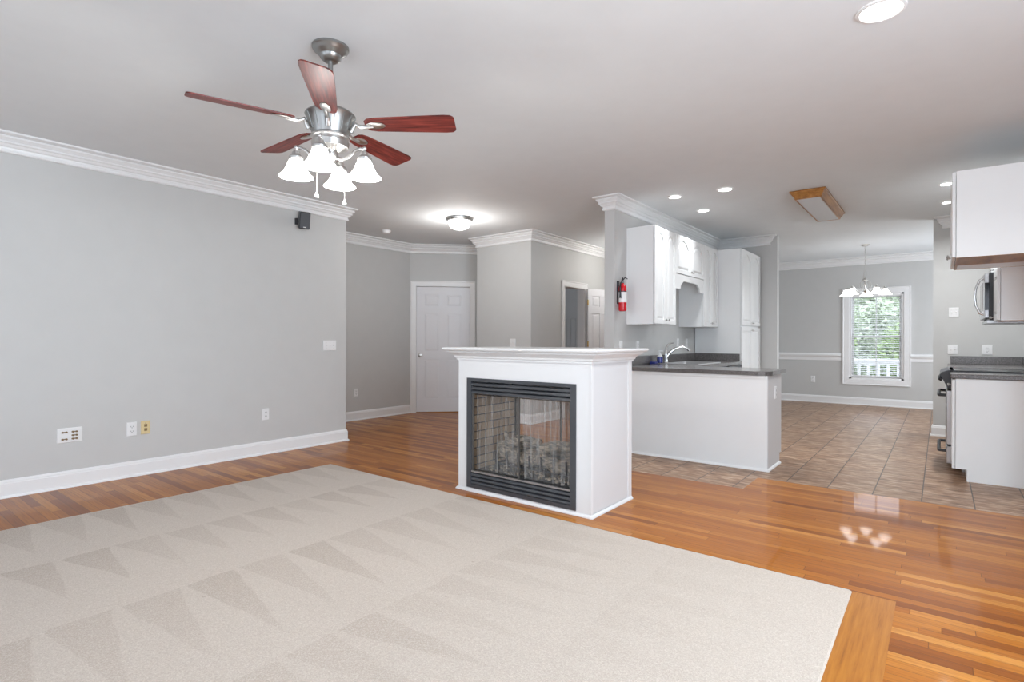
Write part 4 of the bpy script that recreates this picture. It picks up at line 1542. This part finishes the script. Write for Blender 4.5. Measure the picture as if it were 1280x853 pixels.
# ------------------------------------------------------------------ fire extinguisher
fe = thing('fire_extinguisher', 'red fire extinguisher hung on the end of the kitchen wall', 'fire extinguisher', (-2.69, 5.372, 1.505))
b = B()
b.lathe([(0.030, 0.0), (0.040, 0.006), (0.042, 0.015), (0.042, 0.245), (0.038, 0.268), (0.026, 0.285), (0.016, 0.292), (0.014, 0.305)], seg=28)
b.obj('cylinder', 'red', fe, True)
b = B()
rings = [[(0.0428 * math.cos(a), 0.0428 * math.sin(a), z) for a in [math.radians(-140 + 200 * i / 24) for i in range(25)]] for z in (0.095, 0.205)]
b.loft(rings, cap=False, closed=False)
lb = b.obj('label', 'plastic', fe, True, 80)
lb['label'] = 'white paper label'
b = B()
b.lathe([(0.0435, 0.207), (0.0435, 0.217)], seg=28)
b.obj('strap', 'black', fe, True)
b = B()
b.lathe([(0.015, 0.302), (0.017, 0.306), (0.017, 0.325), (0.010, 0.33)], seg=16)
b.tube([(0.0, -0.01, 0.322), (0.01, -0.035, 0.335), (0.02, -0.06, 0.330)], 0.006, 8)
b.obj('valve', 'black', fe, True)
b = B()
b.tube([(-0.005, 0.012, 0.335), (0.01, -0.02, 0.358), (0.03, -0.065, 0.350)], [0.007, 0.007, 0.005], 8)
b.tube([(-0.005, 0.012, 0.335), (0.012, 0.035, 0.365), (0.03, 0.055, 0.350)], [0.007, 0.006, 0.005], 8)
b.obj('handle', 'black', fe, True)
b = B()
b.lathe([(0.012, 0), (0.012, 0.010)], seg=14)
gauge = b.obj('gauge', 'steel', fe)
gauge.matrix_local = Matrix.Translation((0.014, -0.010, 0.315)) @ Matrix.Rotation(PI / 2, 4, 'X')
b = B()
b.tube([(0.0, -0.012, 0.315), (0.0, -0.05, 0.30), (0.0, -0.056, 0.25), (0.0, -0.054, 0.17), (0.0, -0.052, 0.14)], [0.007, 0.008, 0.008, 0.009, 0.013], 10)
b.obj('hose', 'black', fe, True, 60)
b = B()
b.box(-0.060, -0.048, -0.018, 0.018, 0.08, 0.33)
b.box(-0.052, -0.040, -0.012, 0.012, 0.205, 0.219)
b.obj('wall_bracket', 'black', fe)

# ------------------------------------------------------------------ right side of the kitchen
cabinet('over_fridge_cabinet', 'large plain white cabinet high up over the empty fridge space', 'cabinet', FACE_MX, (0.092, 6.05, 0), 0.89, 0.683, 1.805, 2.437,
        [(0.0, 0.445, 1.81, 2.432, 0.40, 1.86), (0.445, 0.89, 1.81, 2.432, 0.49, 1.86)], bottom_mat='oak')
cabinet('wall_cabinet', 'narrow white wall cabinet on the near side of the microwave', 'cabinet', FACE_MX, (0.395, 6.45, 0), 0.40, 0.38, 1.365, 1.80,
        [(0.0, 0.40, 1.37, 1.795, 0.04, 1.40)], bottom_mat='oak', arch=False)
cabinet('wall_cabinet', 'white wall cabinet directly above the microwave', 'cabinet', FACE_MX, (0.42, 7.215, 0), 0.765, 0.355, 1.815, 2.437,
        [(0.0, 0.3825, 1.82, 2.432, 0.34, 1.86), (0.3825, 0.765, 1.82, 2.432, 0.425, 1.86)])
cabinet('base_cabinet', 'white base cabinet with a plain side facing the living room', 'cabinet', FACE_MX, (0.105, 6.44, 0), 0.39, 0.67, 0.0, 0.872,
        [(0.0, 0.39, 0.10, 0.865, 0.05, 0.80)], toe=0.10, arch=False)
cabinet('base_cabinet', 'white corner base cabinet on the far side of the range', 'cabinet', FACE_MX, (0.105, 8.68, 0), 1.45, 0.67, 0.0, 0.872,
        [(0.0, 0.48, 0.10, 0.865, 0.43, 0.80), (0.48, 0.97, 0.10, 0.865, 0.53, 0.80), (0.97, 1.45, 0.10, 0.865, 1.40, 0.80)], toe=0.10, arch=False)
for lab, ya, yb_, back in (('dark grey speckled worktop on the base cabinet nearest the living room', 6.03, 6.447, 0), ('dark grey speckled worktop with backsplash in the far kitchen corner', 7.22, 8.695, 1)):
    t = thing('worktop', lab, 'worktop', (0.43, (ya + yb_) / 2, 0.873))
    I = Matrix.Translation((-0.43, -(ya + yb_) / 2, -0.873))
    b = B(I)
    b.bbox(0.072, 0.776, ya, yb_, 0.873, 0.912, 0.006)
    b.obj('slab', 'granite', t)
    b = B(I)
    b.bbox(0.757, 0.777, ya, yb_ - (0.02 if back else 0), 0.912, 1.008, 0.003)
    if back:
        b.obj('backsplash', 'granite', t)
        b = B(I)
        b.bbox(0.10, 0.757, yb_ - 0.02, yb_ + 0.002, 0.912, 1.008, 0.003)
    b.obj('backsplash', 'granite', t)

rg = thing('kitchen_range', 'stainless steel range with black cooktop and bar handles beyond the white base cabinet', 'range', (0.42, 6.835, 0))
I = Matrix.Translation((-0.42, -6.835, 0))
ya, yb_ = 6.452, 7.215
b = B(I)
b.box(0.10, 0.76, ya, yb_, 0.06, 0.90)
b.box(0.16, 0.76, ya + 0.02, yb_ - 0.02, 0.0, 0.06)
b.obj('body', 'steel', rg)
b = B(I)
b.bbox(0.07, 0.76, ya, yb_, 0.902, 0.925, 0.005)
b.obj('cooktop', 'black_glass', rg)
b = B(I)
b.bbox(0.045, 0.10, ya, yb_, 0.24, 0.74, 0.006)
od = b.obj('oven_door', 'steel', rg)
b = B(I)
b.box(0.043, 0.046, ya + 0.12, yb_ - 0.12, 0.34, 0.62)
b.obj('door_glass', 'black_glass', od)


def bar_handle(b, z):
    b.tube([(0.05, ya + 0.06, z), (0.0, ya + 0.06, z), (-0.008, ya + 0.08, z), (-0.008, yb_ - 0.08, z), (0.0, yb_ - 0.06, z), (0.05, yb_ - 0.06, z)], 0.014, 10)


b = B(I)
bar_handle(b, 0.69)
b.obj('handle', 'black_metal', od, True, 60)
b = B(I)
b.bbox(0.045, 0.10, ya, yb_, 0.065, 0.225, 0.006)
dr = b.obj('drawer', 'steel', rg)
b = B(I)
bar_handle(b, 0.175)
b.obj('handle', 'black_metal', dr, True, 60)
b = B(I)
prof = [(0.10, 0.76), (0.055, 0.76), (0.000, 0.885), (0.01, 0.905), (0.06, 0.925), (0.10, 0.925)]
b.loft([[(x, ya, z) for x, z in prof], [(x, yb_, z) for x, z in prof]])
cpn = b.obj('control_panel', 'black_metal', rg)
for k in range(5):
    y = ya + 0.10 + k * 0.14
    b = B(I @ Matrix.Translation((0.018, y, 0.835)) @ Matrix.Rotation(math.radians(-66), 4, 'Y'))
    b.lathe([(0.022, 0.0), (0.022, 0.008), (0.018, 0.028), (0.008, 0.030)], seg=16)
    b.obj('burner_knob', 'black', cpn, True)
for j, (x, y) in enumerate(((0.25, ya + 0.2), (0.25, yb_ - 0.2), (0.57, ya + 0.2), (0.57, yb_ - 0.2))):
    b = B(I)
    b.lathe([(0.095, 0.9252), (0.095, 0.9262), (0.08, 0.9264)], (x, y, 0), 24)
    b.obj('burner', 'black_metal', rg)

mw = thing('microwave', 'stainless over-the-range microwave with a bowed door handle', 'microwave', (0.57, 6.835, 1.375))
I = Matrix.Translation((-0.57, -6.835, -1.375))
b = B(I)
b.box(0.345, 0.775, 6.455, 7.21, 1.378, 1.805)
b.obj('body', 'black_metal', mw)
b = B(I)
b.bbox(0.312, 0.344, 6.455, 7.21, 1.40, 1.80, 0.004)
md = b.obj('door', 'steel', mw)
b = B(I)
b.box(0.310, 0.3125, 6.66, 7.14, 1.47, 1.73)
b.box(0.313, 0.343, 6.4535, 6.456, 1.47, 1.715)
b.obj('door_window', 'black_glass', md)
b = B(I)
pts = [(0.312, 6.60, 1.435), (0.285, 6.60, 1.45), (0.258, 6.60, 1.52), (0.250, 6.60, 1.60), (0.258, 6.60, 1.68), (0.285, 6.60, 1.75), (0.312, 6.60, 1.765)]
b.tube(pts, 0.010, 10)
b.obj('handle', 'chrome', md, True, 60)
b = B(I)
b.box(0.33, 0.775, 6.46, 7.205, 1.355, 1.378)
b.obj('vent_grille', 'steel', mw)
